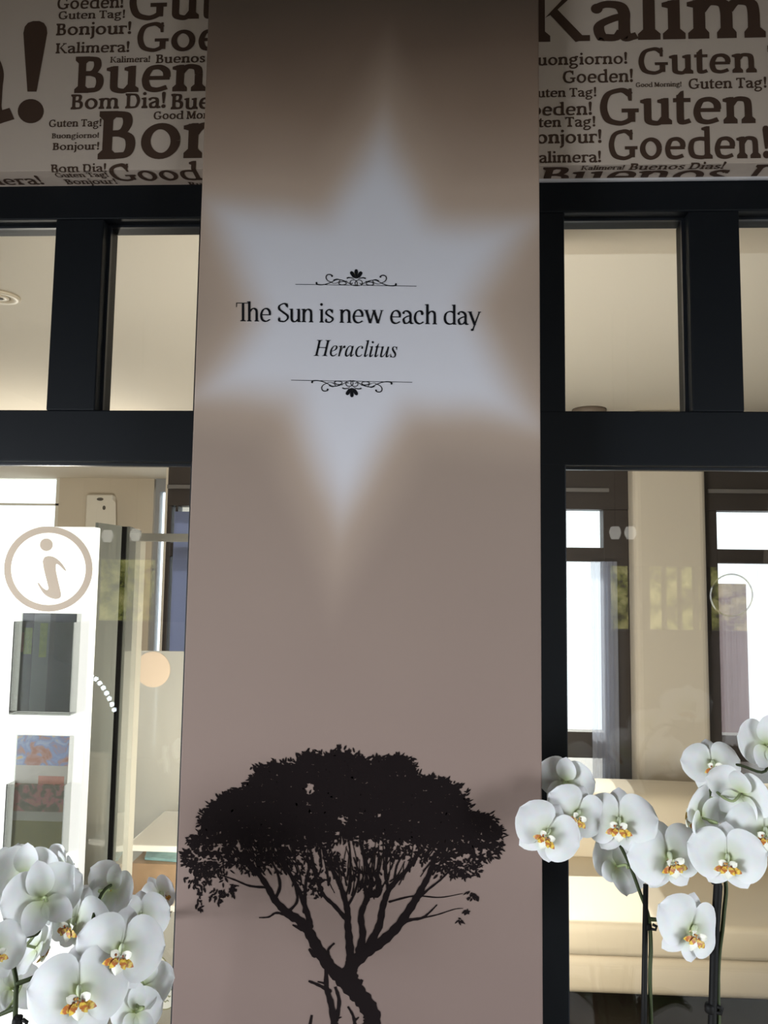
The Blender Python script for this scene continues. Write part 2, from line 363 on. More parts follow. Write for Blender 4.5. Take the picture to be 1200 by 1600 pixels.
# ---------------------------------------------------------------- pillar
def pillar_material():
    m = bpy.data.materials.new('sunburst_wallpaper'); m.use_nodes = True; nt = m.node_tree; p = nt.nodes['Principled BSDF']
    p.inputs['Roughness'].default_value = 0.72; p.inputs['Specular IOR Level'].default_value = 0.2
    N = nt.nodes.new; L = nt.links.new
    tc = N('ShaderNodeTexCoord'); sep = N('ShaderNodeSeparateXYZ'); L(tc.outputs['Object'], sep.inputs[0])
    def math_(op, a, b=None, c=None):
        n = N('ShaderNodeMath'); n.operation = op
        for i, v in enumerate((a, b, c)):
            if v is None: continue
            if isinstance(v, (int, float)): n.inputs[i].default_value = v
            else: L(v, n.inputs[i])
        return n.outputs[0]
    X, Z = sep.outputs[0], sep.outputs[2]
    def tri(pts):
        W = px_lin(pts); c = sum(W, Vector())/3; d = None
        for i in range(3):
            a, b = W[i], W[(i+1) % 3]; e = b-a; n = Vector((e.z, 0, -e.x)).normalized()
            if n.dot(c-a) > 0: n = -n
            q = math_('ADD', math_('ADD', math_('MULTIPLY', X, n.x), math_('MULTIPLY', Z, n.z)), -(n.x*a.x+n.z*a.z))
            d = q if d is None else math_('SMOOTH_MAX', d, q, 0.03)
        return d
    t1 = tri([(598, 206), (822, 655), (332, 606)]); t2 = tri([(534, 796), (342, 328), (806, 358)])
    d = math_('SMOOTH_MIN', t1, t2, 0.035)
    ns = N('ShaderNodeTexNoise'); ns.inputs['Scale'].default_value = 5; ns.inputs['Detail'].default_value = 1; L(tc.outputs['Object'], ns.inputs['Vector'])
    d = math_('ADD', d, math_('MULTIPLY', math_('SUBTRACT', ns.outputs['Fac'], 0.5), 0.03))
    mr = N('ShaderNodeMapRange'); mr.interpolation_type = 'SMOOTHERSTEP'
    mr.inputs['From Min'].default_value = 0.048; mr.inputs['From Max'].default_value = -0.050; L(d, mr.inputs['Value'])
    halo = N('ShaderNodeMapRange'); halo.interpolation_type = 'SMOOTHSTEP'
    halo.inputs['From Min'].default_value = 0.10; halo.inputs['From Max'].default_value = -0.01; L(d, halo.inputs['Value'])
    # ground colour by height: dark umber at the top, tan in the middle, mauve brown low down
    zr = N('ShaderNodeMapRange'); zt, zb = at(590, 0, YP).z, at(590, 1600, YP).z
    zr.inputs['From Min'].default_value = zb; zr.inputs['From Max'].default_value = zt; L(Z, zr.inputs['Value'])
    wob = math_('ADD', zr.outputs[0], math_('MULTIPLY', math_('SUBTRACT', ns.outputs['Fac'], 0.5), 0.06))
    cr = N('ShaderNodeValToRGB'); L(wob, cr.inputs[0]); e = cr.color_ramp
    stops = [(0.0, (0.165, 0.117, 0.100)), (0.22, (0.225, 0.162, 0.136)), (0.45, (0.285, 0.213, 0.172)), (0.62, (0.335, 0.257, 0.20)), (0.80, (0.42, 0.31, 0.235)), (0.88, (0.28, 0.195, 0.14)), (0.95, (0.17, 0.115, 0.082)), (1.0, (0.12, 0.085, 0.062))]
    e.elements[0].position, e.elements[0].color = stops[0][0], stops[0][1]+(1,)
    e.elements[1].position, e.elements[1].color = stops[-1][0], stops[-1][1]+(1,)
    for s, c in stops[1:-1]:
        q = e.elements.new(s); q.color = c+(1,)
    m1 = N('ShaderNodeMixRGB'); m1.inputs[2].default_value = (0.50, 0.385, 0.30, 1); L(cr.outputs[0], m1.inputs[1]); L(math_('MULTIPLY', halo.outputs[0], 0.7), m1.inputs[0])
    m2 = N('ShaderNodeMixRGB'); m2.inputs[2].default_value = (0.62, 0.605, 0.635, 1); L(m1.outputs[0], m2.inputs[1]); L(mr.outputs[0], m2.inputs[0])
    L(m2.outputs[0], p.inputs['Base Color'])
    return m
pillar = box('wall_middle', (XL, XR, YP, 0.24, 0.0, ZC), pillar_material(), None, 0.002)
tag(pillar, 'square pillar papered with a glowing star, a quotation and a tree silhouette', 'wall', kind='structure')
for f in pillar.data.polygons: f.use_smooth = False

EPS = 0.0006
def on_pillar(polys, name, material):
    out = []
    for k, pl in enumerate(polys):
        q = [at(x, y, YP) for x, y in pl]
        q = [Vector((min(max(v.x, XL+0.001), XR-0.001), v.y, v.z)) for v in q]
        a = sum(q[i].x*q[(i+1) % len(q)].z - q[(i+1) % len(q)].x*q[i].z for i in range(len(q)))
        if a > 0: q = q[::-1]
        if a < 0: pass
        out.append([(v.x, YP-EPS-(k % 200)*1e-6, v.z) for v in q])
    return flat(name, [o[::-1] for o in out], material, pillar)
def px_text(pen, body, x0, y0, x1, y1, cap, track=0, kern={}, polyadv=None):
    """lay a line on the pillar between two baseline pixels"""
    polys, adv = polyadv or pen.text(body, track, kern)
    dx, dy = (x1-x0)/adv, (y1-y0)/adv; k = cap/680
    return [[(x0+q[0]*dx, y0+q[0]*dy-q[1]*k) for q in pl] for pl in polys]
on_pillar(px_text(roman, 'The Sun is new each day', 368, 502.0, 752, 508.2, 29.0, -2, {'Th': -150, 'ew': -12, 'ay': -20}), 'quotation_lettering', M['black_ink'])
ITALIC = {'H':(520,[[(-34,0),(-30,13),(-28,13),(-18,14),(-9,15),(-1,16),(6,18),(12,21),(18,25),(23,30),(27,36),(31,43),(35,51),(38,61),(42,73),(126,385),(128,396),(130,405),(131,413),(132,419),(131,427),(129,433),(125,439),(120,443),(113,446),(104,449),(94,450),(81,451),(85,465),(270,465),(267,451),(264,451),(250,451),(238,448),(227,445),(219,439),(212,432),(205,421),(199,407),(194,390),(166,285),(165,281),(164,278),(163,274),(163,271),(164,268),(165,265),(166,263),(169,262),(172,261),(175,260),(180,259),(185,259),(357,259),(363,259),(367,260),(371,261),(373,262),(376,264),(378,266),(379,270),(381,274),(410,385),(413,395),(415,404),(416,412),(416,419),(416,427),(413,433),(410,439),(404,443),(397,446),(389,449),(378,450),(365,451),(369,465),(555,465),(551,451),(545,451),(532,451),(520,448),(510,444),(502,439),(496,431),(489,421),(484,408),(479,392),(396,80),(394,74),(393,69),(392,64),(391,60),(390,56),(389,52),(389,48),(389,45),(390,37),(392,31),(396,25),(401,21),(408,18),(417,16),(427,14),(440,13),(437,0),(251,0),(255,13),(257,13),(267,14),(277,15),(285,16),(291,18),(298,21),(303,25),(308,30),(312,36),(316,43),(320,51),(323,61),(326,73),(364,212),(364,214),(365,215),(365,216),(365,217),(365,218),(365,220),(365,221),(365,222),(365,226),(364,228),(362,230),(360,232),(357,233),(353,233),(349,234),(343,234),(172,234),(167,234),(162,233),(159,232),(156,231),(154,230),(152,227),(150,224),(148,220),(111,80),(110,74),(108,69),(107,64),(106,60),(105,56),(105,52),(104,48),(104,45),(105,37),(107,31),(111,25),(116,21),(123,18),(132,16),(143,14),(155,13),(152,0)]]),'e':(287,[[(89,-7),(68,-5),(50,0),(34,9),(21,21),(10,36),(2,54),(-2,75),(-4,99),(-3,115),(-1,131),(3,148),(9,165),(16,182),(25,199),(35,215),(46,231),(58,246),(72,259),(86,272),(101,283),(124,298),(148,308),(172,314),(195,316),(210,316),(222,313),(233,309),(242,303),(249,296),(254,287),(257,277),(258,266),(255,245),(245,226),(230,207),(208,189),(180,174),(147,161),(107,150),(61,142),(60,136),(59,130),(58,124),(57,118),(57,112),(57,107),(56,103),(56,98),(60,66),(72,44),(92,30),(119,26),(143,29),(168,39),(194,57),(221,81),(231,71),(215,52),(198,36),(182,23),(165,12),(147,4),(128,-2),(109,-6)],[(64,158),(96,164),(124,173),(148,184),(168,199),(184,215),(195,233),(202,251),(204,271),(203,283),(198,291),(191,297),(180,298),(169,297),(159,294),(148,288),(137,280),(126,270),(115,258),(105,245),(95,230),(86,214),(78,196),(70,177)]]),'r':(224,[[(-13,0),(46,209),(50,226),(53,240),(55,251),(56,259),(55,266),(53,272),(51,276),(47,279),(41,281),(34,282),(24,283),(13,284),(15,297),(27,299),(39,301),(49,303),(59,304),(68,306),(76,307),(84,309),(90,310),(101,313),(109,315),(115,316),(118,316),(122,316),(124,314),(125,311),(124,308),(89,179),(126,239),(158,282),(185,308),(208,316),(214,316),(220,314),(225,311),(229,307),(233,302),(235,297),(237,290),(237,283),(236,274),(234,266),(231,259),(226,253),(221,247),(214,243),(208,241),(200,240),(195,241),(189,242),(185,245),(180,248),(176,252),(173,257),(171,262),(170,268),(130,218),(95,157),(65,84),(41,0)]]),'a':(342,[[(50,-8),(37,-7),(26,-3),(17,2),(8,10),(2,21),(-3,33),(-6,48),(-7,64),(-5,92),(0,119),(7,147),(18,175),(32,203),(49,228),(68,252),(90,274),(113,293),(136,306),(160,314),(183,316),(202,314),(217,307),(227,296),(232,280),(241,309),(292,309),(231,90),(227,75),(224,62),(222,52),(222,44),(222,40),(224,37),(228,36),(233,35),(241,38),(252,46),(266,60),(282,80),(291,72),(265,37),(240,12),(217,-3),(195,-8),(183,-6),(175,0),(170,9),(168,23),(169,36),(174,57),(181,84),(191,118),(172,88),(154,62),(136,41),(119,23),(102,10),(85,0),(68,-6)],[(82,33),(90,34),(98,37),(107,41),(116,48),(125,56),(134,65),(143,75),(152,87),(161,100),(169,113),(177,127),(185,141),(193,156),(199,171),(205,186),(210,201),(214,216),(217,230),(218,244),(219,257),(217,275),(210,288),(200,296),(185,299),(169,297),(154,291),(138,280),(124,266),(109,247),(96,226),(85,202),(74,175),(69,161),(65,148),(61,134),(58,122),(56,109),(54,97),(53,85),(53,73),(55,56),(60,43),(69,35)]]),'c':(298,[[(99,-8),(77,-6),(58,0),(40,9),(26,23),(14,40),(6,60),(1,83),(-1,109),(0,125),(3,142),(7,158),(12,175),(19,191),(27,207),(37,222),(48,237),(60,251),(73,264),(87,275),(102,286),(126,299),(150,309),(174,314),(199,316),(214,315),(228,313),(239,308),(249,302),(257,294),(262,286),(266,277),(267,267),(266,258),(264,251),(262,244),(258,239),(253,234),(247,231),(240,229),(233,228),(220,230),(211,235),(206,243),(204,255),(204,258),(205,262),(206,265),(207,268),(208,271),(210,274),(212,277),(214,279),(215,280),(216,281),(217,283),(218,284),(219,286),(220,287),(220,288),(220,289),(219,294),(215,297),(207,298),(197,299),(180,297),(162,292),(146,283),(130,271),(115,255),(101,238),(89,218),(79,196),(70,173),(64,150),(60,129),(59,107),(60,89),(63,73),(69,58),(76,46),(86,36),(96,29),(109,24),(122,23),(148,27),(174,38),(201,56),(228,82),(238,71),(204,36),(169,12),(135,-3)]]),'l':(173,[[(32,-7),(24,-7),(18,-5),(12,-2),(7,2),(3,7),(0,12),(-1,19),(-2,26),(-2,31),(-1,38),(0,45),(2,54),(5,64),(7,75),(10,86),(13,99),(98,412),(100,418),(101,423),(101,428),(101,433),(101,440),(99,446),(96,450),(92,453),(87,455),(79,457),(70,458),(58,459),(60,471),(72,472),(84,474),(94,475),(104,476),(113,478),(121,479),(128,480),(134,482),(146,484),(154,486),(160,487),(163,487),(167,487),(170,485),(171,483),(171,481),(171,477),(170,473),(169,469),(168,465),(62,84),(60,72),(57,62),(56,55),(56,50),(56,43),(59,38),(63,35),(68,34),(78,37),(90,46),(105,61),(122,82),(133,72),(119,53),(105,37),(91,23),(77,12),(64,4),(52,-3),(41,-6)]]),'i':(177,[[(122,394),(116,394),(110,396),(104,399),(98,404),(94,409),(91,415),(89,421),(88,428),(89,434),(91,441),(94,446),(98,452),(104,457),(110,460),(116,462),(122,463),(129,462),(135,460),(141,457),(147,452),(151,447),(155,441),(157,435),(157,428),(157,421),(155,414),(151,408),(147,403),(142,399),(136,396),(129,394)],[(33,-8),(19,-6),(8,1),(2,13),(0,29),(0,34),(1,40),(2,46),(3,53),(5,60),(7,68),(9,77),(11,86),(55,241),(56,244),(56,247),(57,250),(58,254),(59,257),(59,260),(60,262),(60,264),(59,270),(57,275),(54,279),(50,282),(44,285),(37,286),(28,287),(17,287),(20,299),(33,300),(44,302),(55,304),(65,305),(74,306),(82,308),(90,309),(96,310),(107,313),(115,315),(121,316),(124,316),(127,316),(129,314),(130,312),(131,308),(131,307),(131,305),(131,304),(130,303),(130,301),(129,299),(129,298),(128,296),(63,79),(61,70),(59,62),(58,56),(58,52),(59,43),(61,37),(66,33),(72,32),(83,35),(96,45),(112,61),(130,84),(140,74),(112,38),(84,12),(58,-3)]]),'t':(187,[[(33,-8),(19,-6),(9,1),(3,11),(1,26),(1,31),(1,35),(2,39),(2,44),(3,49),(4,53),(5,57),(7,62),(66,283),(19,283),(22,297),(53,307),(82,326),(109,355),(136,392),(151,392),(126,304),(183,304),(177,283),(120,283),(66,78),(63,68),(61,59),(60,51),(60,45),(61,39),(63,34),(67,32),(72,31),(81,34),(93,43),(107,58),(124,79),(134,68),(108,35),(82,11),(57,-3)]]),'u':(364,[[(46,-8),(36,-7),(28,-5),(21,-1),(15,4),(10,11),(7,18),(5,27),(4,38),(4,44),(5,51),(6,59),(8,69),(10,79),(12,90),(15,102),(19,116),(50,228),(52,233),(53,238),(54,242),(54,247),(55,251),(55,256),(56,261),(56,265),(55,271),(53,276),(51,280),(47,283),(41,285),(34,286),(25,287),(13,287),(15,300),(28,301),(39,303),(50,304),(59,306),(68,307),(76,308),(84,310),(90,311),(101,313),(110,315),(116,316),(119,316),(123,316),(125,315),(127,314),(128,312),(128,310),(127,308),(127,306),(127,304),(127,302),(126,300),(126,298),(125,296),(71,107),(68,97),(66,88),(64,81),(62,74),(61,67),(60,62),(59,57),(59,54),(60,44),(64,38),(70,34),(79,32),(89,34),(100,38),(111,45),(124,54),(137,66),(150,81),(163,97),(177,115),(190,135),(203,156),(215,179),(227,203),(237,229),(247,255),(255,281),(261,309),(314,309),(255,92),(251,77),(249,65),(247,55),(246,47),(247,41),(250,36),(254,33),(260,32),(271,35),(284,45),(299,61),(315,84),(324,75),(300,38),(274,13),(249,-3),(222,-8),(208,-6),(197,1),(191,12),(189,27),(189,38),(191,51),(194,65),(199,81),(220,153),(195,115),(171,82),(148,54),(127,32),(106,14),(86,2),(66,-6)]]),'s':(248,[[(78,-8),(65,-8),(53,-6),(42,-4),(32,-1),(25,2),(18,4),(11,6),(6,6),(0,5),(-4,4),(-7,0),(-9,-4),(-22,-4),(-7,106),(4,105),(6,84),(10,65),(16,48),(24,35),(33,24),(45,16),(57,12),(71,10),(82,11),(93,14),(102,19),(110,26),(117,35),(122,45),(125,56),(126,69),(124,81),(120,93),(114,106),(104,120),(99,126),(94,133),(88,140),(83,147),(78,154),(73,161),(68,168),(63,175),(58,182),(53,190),(49,198),(46,206),(43,214),(41,222),(40,230),(40,238),(41,254),(46,269),(53,282),(63,294),(76,304),(90,311),(106,315),(123,316),(136,316),(147,315),(157,313),(166,310),(174,306),(181,304),(188,303),(193,302),(200,303),(205,305),(208,309),(209,314),(220,314),(207,214),(195,214),(188,251),(175,278),(156,294),(130,299),(122,298),(115,296),(108,292),(102,287),(97,281),(94,275),(91,268),(91,261),(92,249),(97,237),(105,223),(116,208),(121,201),(126,195),(131,188),(136,181),(141,175),(146,168),(151,161),(155,154),(160,146),(165,138),(169,130),(173,122),(176,113),(178,105),(179,97),(179,89),(178,76),(176,63),(172,51),(166,40),(159,30),(151,20),(141,12),(130,5),(118,-1),(106,-5),(92,-7)]])}
def italic_polys(word):
    x = 0; out = []
    for c in word:
        adv, cs = ITALIC[c]
        out.append((x, cs)); x += adv
    return out, x
def italic_line(word, x0, y0, x1, y1, cap):
    g, adv = italic_polys(word); dx, dy = (x1-x0)/adv, (y1-y0)/adv; k = cap/465
    cu = bpy.data.curves.new('lettering', 'CURVE'); cu.dimensions = '2D'; cu.fill_mode = 'FRONT'
    for x, cs in g:
        for c in cs:
            sp = cu.splines.new('POLY'); sp.points.add(len(c)-1); sp.use_cyclic_u = True
            for i, q in enumerate(c):
                P = at(x0+(x+q[0])*dx, y0+(x+q[0])*dy-q[1]*k, YP); sp.points[i].co = (P.x, P.z, 0, 1)
    tmp = bpy.data.objects.new('tmp', cu); COL.objects.link(tmp)
    dg = bpy.context.evaluated_depsgraph_get(); me = bpy.data.meshes.new_from_object(tmp.evaluated_get(dg))
    bpy.data.objects.remove(tmp)
    for v in me.vertices: v.co = (v.co.x, YP-EPS, v.co.y)
    me.materials.clear(); me.materials.append(M['black_ink'])
    return link('author_lettering', me, pillar)
italic_line('Heraclitus', 491.5, 556.3, 622, 558.6, 25.0)

def ornament(ox, oy, s, flip, slope, cx, line):
    P = []
    def T(x, y): return (ox + s*x, oy + s*(y if not flip else y))
    def path(pts, w0, w1=None, wm=None):
        w1 = w0 if w1 is None else w1
        sp = spline(pts, 6)
        def wid(i, t, tx, ty):
            a = (w0*(1-t)+w1*t) if wm is None else ((w0*(1-t)+w1*t)+(wm-(w0+w1)/2)*math.sin(PI*t))
            return (-ty*a/2, tx*a/2)
        return ribbon(sp, wid)
    base = 250
    half = []
    half += path([(296, 228), (300, 242), (330, 247), (372, 243), (420, 226), (470, 202), (520, 205), (560, 222), (600, 246), (634, 252)], 13, 5, 6)
    half += [blob(298, 233, 8, 10)]
    half += path([(428, 226), (395, 212), (379, 188), (386, 165), (408, 158), (430, 165)], 5, 9, 8)
    half += [blob(430, 172, 8, 8)]
    half += path([(420, 222), (445, 234), (480, 225), (496, 205), (470, 197), (442, 208)], 4, 10, 5)
    half += path([(470, 198), (510, 205), (548, 225), (545, 240), (510, 245), (488, 236), (500, 220), (540, 216), (556, 212)], 4, 6, 7)
    half += path([(640, 248), (646, 225), (625, 204), (595, 206), (584, 225), (597, 236), (606, 226)], 5, 5, 6)
    half += path([(620, 196), (600, 186), (575, 182), (555, 188)], 3, 12, 9)
    half += [[(633, 190), (606, 180), (586, 152), (583, 136), (596, 126), (610, 132), (622, 152)]]
    ctr = [[(636, 192), (626, 160), (620, 130), (625, 114), (636, 109), (647, 114), (652, 130), (646, 160)]]
    allp = half + [[(2*636-x, y) for x, y in pl] for pl in half] + ctr
    allp += [[(118, 244), (1150, 244), (1150, 249), (118, 249)]]
    out = []
    for pl in allp:
        q = []
        for x, y in pl:
            u, v = (x-636)*s, (y-base)*s*(-1 if flip else 1)
            q.append((cx+u, oy+v+u*slope))
        out.append(q)
    return out
on_pillar(ornament(0, 446.6, 0.1833, False, 0.0156, 556.6, 0), 'ornament', M['black_ink'])
on_pillar(ornament(0, 595.2, 0.1833, True, 0.0175, 549.8, 0), 'ornament', M['black_ink'])

# ---------------------------------------------------------------- the printed tree
def tree_print():
    rnd = random.Random(11); P = []
    def limb(pts, w0, w1, k=6, jag=1.2):
        sp = spline(pts, k)
        def wid(i, t, tx, ty):
            a = (w0*(1-t)+w1*t)/2*(1+0.12*math.sin(i*1.9+w0)); return (-ty*a, tx*a)
        P.extend(ribbon(sp, wid)); P.append(blob(sp[0][0], sp[0][1], w0/2, w0/2, 10))
    limb([(708, 1010), (715, 975), (690, 925), (655, 885), (612, 838), (596, 815)], 58, 62)
    limb([(655, 880), (640, 840), (640, 800), (665, 770)], 58, 40)
    limb([(612, 845), (560, 790), (522, 730), (492, 675), (462, 640), (420, 612), (378, 570), (345, 512), (300, 452), (255, 405)], 46, 12)
    limb([(640, 800), (690, 752), (745, 715), (800, 664), (850, 592), (880, 540), (912, 480), (935, 405)], 44, 14)
    limb([(640, 790), (636, 720), (630, 655), (628, 600), (605, 520), (575, 460), (545, 385)], 30, 10)
    limb([(668, 745), (682, 690), (676, 620), (700, 555), (712, 500), (690, 430), (672, 360)], 26, 10)
    limb([(700, 730), (738, 660), (752, 590), (775, 530), (830, 470), (865, 425), (890, 385)], 28, 8)
    limb([(500, 660), (488, 610), (462, 540), (430, 480), (395, 420)], 22, 8)
    limb([(628, 640), (585, 590), (545, 550), (520, 490), (505, 410)], 16, 7)
    limb([(480, 610), (482, 540), (490, 480), (510, 420)], 14, 6)
    limb([(630, 590), (655, 540), (668, 480), (650, 420)], 9, 5)
    limb([(376, 568), (395, 520), (380, 460), (345, 415)], 12, 6)
    limb([(420, 612), (455, 570), (440, 500), (405, 440), (380, 400)], 10, 5)
    limb([(752, 590), (770, 540), (760, 470), (770, 400), (780, 360)], 14, 6)
    limb([(790, 520), (800, 450), (830, 400)], 9, 5)
    limb([(800, 664), (840, 640), (885, 632), (910, 615), (940, 585)], 14, 4)
    limb([(885, 632), (940, 620), (1000, 601), (1030, 598)], 6, 2)
    limb([(775, 575), (860, 555), (950, 560), (1030, 546)], 8, 2)
    limb([(840, 600), (900, 540), (950, 500), (980, 470)], 10, 5)
    limb([(440, 640), (410, 620), (380, 614), (355, 628), (322, 630)], 12, 4)
    limb([(345, 525), (290, 520), (240, 500), (185, 480)], 9, 4)
    limb([(250, 520), (220, 515)], 5, 3)
    limb([(566, 770), (562, 742), (584, 718)], 12, 6)
    limb([(700, 545), (735, 545), (735, 500), (720, 470)], 30, 14)
    limb([(585, 1010), (572, 930), (556, 870), (556, 800)], 26, 12)
    limb([(568, 885), (530, 865), (494, 850)], 14, 8)
    limb([(556, 860), (525, 852)], 10, 5)
    limb([(590, 985), (600, 920), (586, 870)], 16, 9)
    limb([(580, 985), (608, 975)], 10, 5)
    limb([(498, 1005), (505, 968)], 12, 7)
    limb([(655, 1005), (648, 970), (630, 938)], 12, 6)
    limb([(652, 990), (668, 975)], 9, 5)
    limb([(665, 870), (680, 845)], 22, 10)
    limb([(515, 760), (495, 738)], 20, 8)
    limb([(470, 670), (438, 655)], 16, 6)
    # thin twigs rising into the crown
    for i in range(110):
        x = rnd.uniform(270, 960); y0 = 560-abs(x-640)*0.25-rnd.uniform(0, 90); y1 = y0-rnd.uniform(60, 150)
        dx = (x-640)*0.20+rnd.uniform(-30, 30)
        limb([(x, y0), (x+dx*.4+rnd.uniform(-12, 12), (y0*2+y1)/3), (x+dx, y1)], rnd.uniform(3, 7), 2.5, 4)
    crown = [(60, 425), (80, 372), (118, 330), (125, 285), (155, 240), (200, 205), (262, 188), (300, 150), (325, 115), (385, 98), (445, 95), (480, 68), (540, 72), (600, 52), (650, 68), (700, 85), (760, 82), (805, 72), (845, 92), (878, 150), (935, 148), (985, 165), (1035, 205), (1050, 262), (1085, 275), (1130, 285), (1162, 330), (1155, 385), (1120, 420), (1085, 430), (1082, 470), (1035, 485), (995, 462), (960, 425), (930, 385), (870, 378), (830, 352), (770, 368), (720, 345), (660, 362), (600, 345), (560, 385), (500, 378), (450, 408), (385, 425), (325, 402), (285, 432), (235, 440), (190, 452), (130, 452), (85, 455)]
    def inside(x, y):
        c = False; n = len(crown)
        for i in range(n):
            x1, y1 = crown[i]; x2, y2 = crown[i-1]
            if (y1 > y) != (y2 > y) and x < (x2-x1)*(y-y1)/(y2-y1)+x1: c = not c
        return c
    gaps = [(498, 182, 16), (512, 200, 10), (615, 290, 17), (595, 340, 14), (735, 280, 12), (250, 380, 14), (405, 345, 6), (610, 380, 20), (870, 300, 7), (300, 395, 12), (945, 345, 8), (1050, 420, 14), (660, 350, 10), (490, 240, 9)]
    def gap(x, y): return any((x-a)**2+(y-b)**2 < r*r for a, b, r in gaps)
    def leaf(x, y, a, l, wd):
        c, s = math.cos(a), math.sin(a)
        return [(x+l*u*c-wd*v*s, y+l*u*s+wd*v*c) for u, v in ((0, 0), (.3, .5), (.7, .42), (1, 0), (.7, -.42), (.3, -.5))]
    st = 13
    for gx in range(40, 1190, st):
        for gy in range(40, 500, st):
            x, y = gx+rnd.uniform(-3, 3), gy+rnd.uniform(-3, 3)
            if inside(x, y) and not gap(x, y):
                if y > 330 and rnd.random() < (y-330)/140: continue
                P.append(blob(x, y, rnd.uniform(8, 12), rnd.uniform(8, 12), 7))
    n = 0
    while n < 2600:
        x, y = rnd.uniform(40, 1180), rnd.uniform(40, 490)
        if inside(x, y) and not gap(x, y):
            P.append(leaf(x, y, rnd.uniform(0, 2*PI), rnd.uniform(12, 24), rnd.uniform(5, 9))); n += 1
    for i in range(len(crown)):
        a, b = crown[i-1], crown[i]; k = int(math.hypot(a[0]-b[0], a[1]-b[1])/3.0)
        for j in range(k):
            t = rnd.random(); x, y = a[0]+(b[0]-a[0])*t, a[1]+(b[1]-a[1])*t
            ang = math.atan2(y-300, (x-600)*.7)+rnd.uniform(-1.0, 1.0)
            P.append(leaf(x+rnd.uniform(-9, 9), y+rnd.uniform(-9, 9), ang, rnd.uniform(10, 26), rnd.uniform(4, 8)))
    for cx, cy, n, sx, sy in ((110, 490, 70, 50, 50), (115, 580, 14, 14, 24), (180, 545, 34, 28, 38), (225, 530, 20, 22, 24), (150, 470, 60, 70, 25), (1060, 550, 13, 16, 14), (1038, 605, 9, 12, 8), (1018, 638, 7, 9, 9), (520, 510, 60, 34, 44), (700, 530, 26, 22, 36), (590, 440, 50, 36, 30), (460, 480, 26, 18, 40), (350, 430, 60, 50, 30), (660, 480, 26, 20, 30), (820, 390, 40, 60, 25), (1000, 470, 40, 50, 22), (420, 430, 40, 34, 40), (760, 400, 40, 50, 26), (890, 410, 36, 44, 26), (945, 445, 30, 34, 30), (480, 430, 34, 30, 36), (560, 410, 34, 34, 30), (300, 450, 40, 50, 26), (700, 400, 30, 34, 26), (500, 60, 20, 25, 12), (315, 105, 12, 18, 10), (835, 80, 20, 30, 10)):
        for i in range(n):
            P.append(leaf(cx+rnd.gauss(0, sx*.5), cy+rnd.gauss(0, sy*.5), rnd.gauss(1.4, .7), rnd.uniform(12, 24), rnd.uniform(5, 9)))
    return [[(260+x*0.45, 1150+y*0.45) for x, y in pl] for pl in P]
on_pillar(tree_print(), 'tree_print', M['tree_ink'])

# ---------------------------------------------------------------- bulkheads with greetings in many languages
def bulkhead(name, side, fold_px, back_px, xa, xb, words, label):
    """fold_px: pixel on the lower front edge, back_px: pixel on the rear edge of its underside"""
    zf = at(fold_px[0], fold_px[1], YB).z; yb = at_z(back_px[0], back_px[1], zf).y
    b = box(name, (xa, xb, YB, yb, zf, ZC), M['paper'], None, 0.0008)
    tag(b, label, 'wall', kind='structure')
    boxes('edge_trim', [(xa, xb, yb-0.003, yb+0.002, zf-0.0045, zf-0.0005)], M['paper_trim'], b)
    def U(px, py):
        p = at(px, py, YB)
        if p.z >= zf: return p.x, p.z-zf
        p = at_z(px, py, zf); return p.x, -(p.y-YB)
    bm = bmesh.new(); n = 0
    for body, l, r, base, cap in words:
        polys, adv = slab.text(body, 4) if not isinstance(body, list) else (body, 1000)
        if isinstance(base, str):                       # given straight in flat centimetres below the fold
            v0, ch = [float(q)/100 for q in base.split(',')]
            u0 = U(l, fold_px[1])[0]; sy = ch/680; sx = sy if r is None else (U(r, fold_px[1])[0]-u0)/adv
        else:
            yv = base
            ref = l if l is not None else r
            v0 = U(ref, base)[1]; v1 = U(ref, cap)[1]; sy = (v1-v0)/680
            if l is not None and r is not None: u0 = U(l, base)[0]; sx = (U(r, base)[0]-u0)/adv
            elif l is not None: u0 = U(l, base)[0]; sx = sy
            else: sx = sy; u0 = U(r, base)[0]-adv*sx
        for pl in polys:
            vs = [bm.verts.new((u0+q[0]*sx, v0+q[1]*sy, (n % 300)*1e-6)) for q in pl]; n += 1
            try: bm.faces.new(vs)
            except ValueError: pass
    def cut(co, no, clear):
        bmesh.ops.bisect_plane(bm, geom=bm.verts[:]+bm.edges[:]+bm.faces[:], plane_co=co, plane_no=no, clear_outer=clear, dist=1e-7)
    cut((0, 0, 0), (0, 1, 0), False)
    cut((0, -(yb-YB)+0.004, 0), (0, -1, 0), True)
    cut((xa+0.0005, 0, 0), (-1, 0, 0), True); cut((xb-0.0005, 0, 0), (1, 0, 0), True); cut((0, ZC-zf-0.01, 0), (0, 1, 0), True)
    for f in bm.faces:
        f.normal_update()
        if f.normal.z < 0: f.normal_flip()
    # faces below the fold lie on the underside
    low = set(v for f in bm.faces if f.calc_center_median().y < 0 for v in f.verts)
    dup = {}
    for f in list(bm.faces): pass
    for v in bm.verts:
        u, q, e = v.co
        if q >= -1e-6: v.co = (u, YB-0.0005-e, zf+q)
        else: v.co = (u, YB-q, zf-0.0005-e)
    me = bpy.data.meshes.new('greeting_lettering'); bm.to_mesh(me); bm.free(); me.materials.append(M['ink'])
    link('greeting_lettering', me, b)
    return b
def excl(px, py0, py1, w):                               # not used for running text
    return None
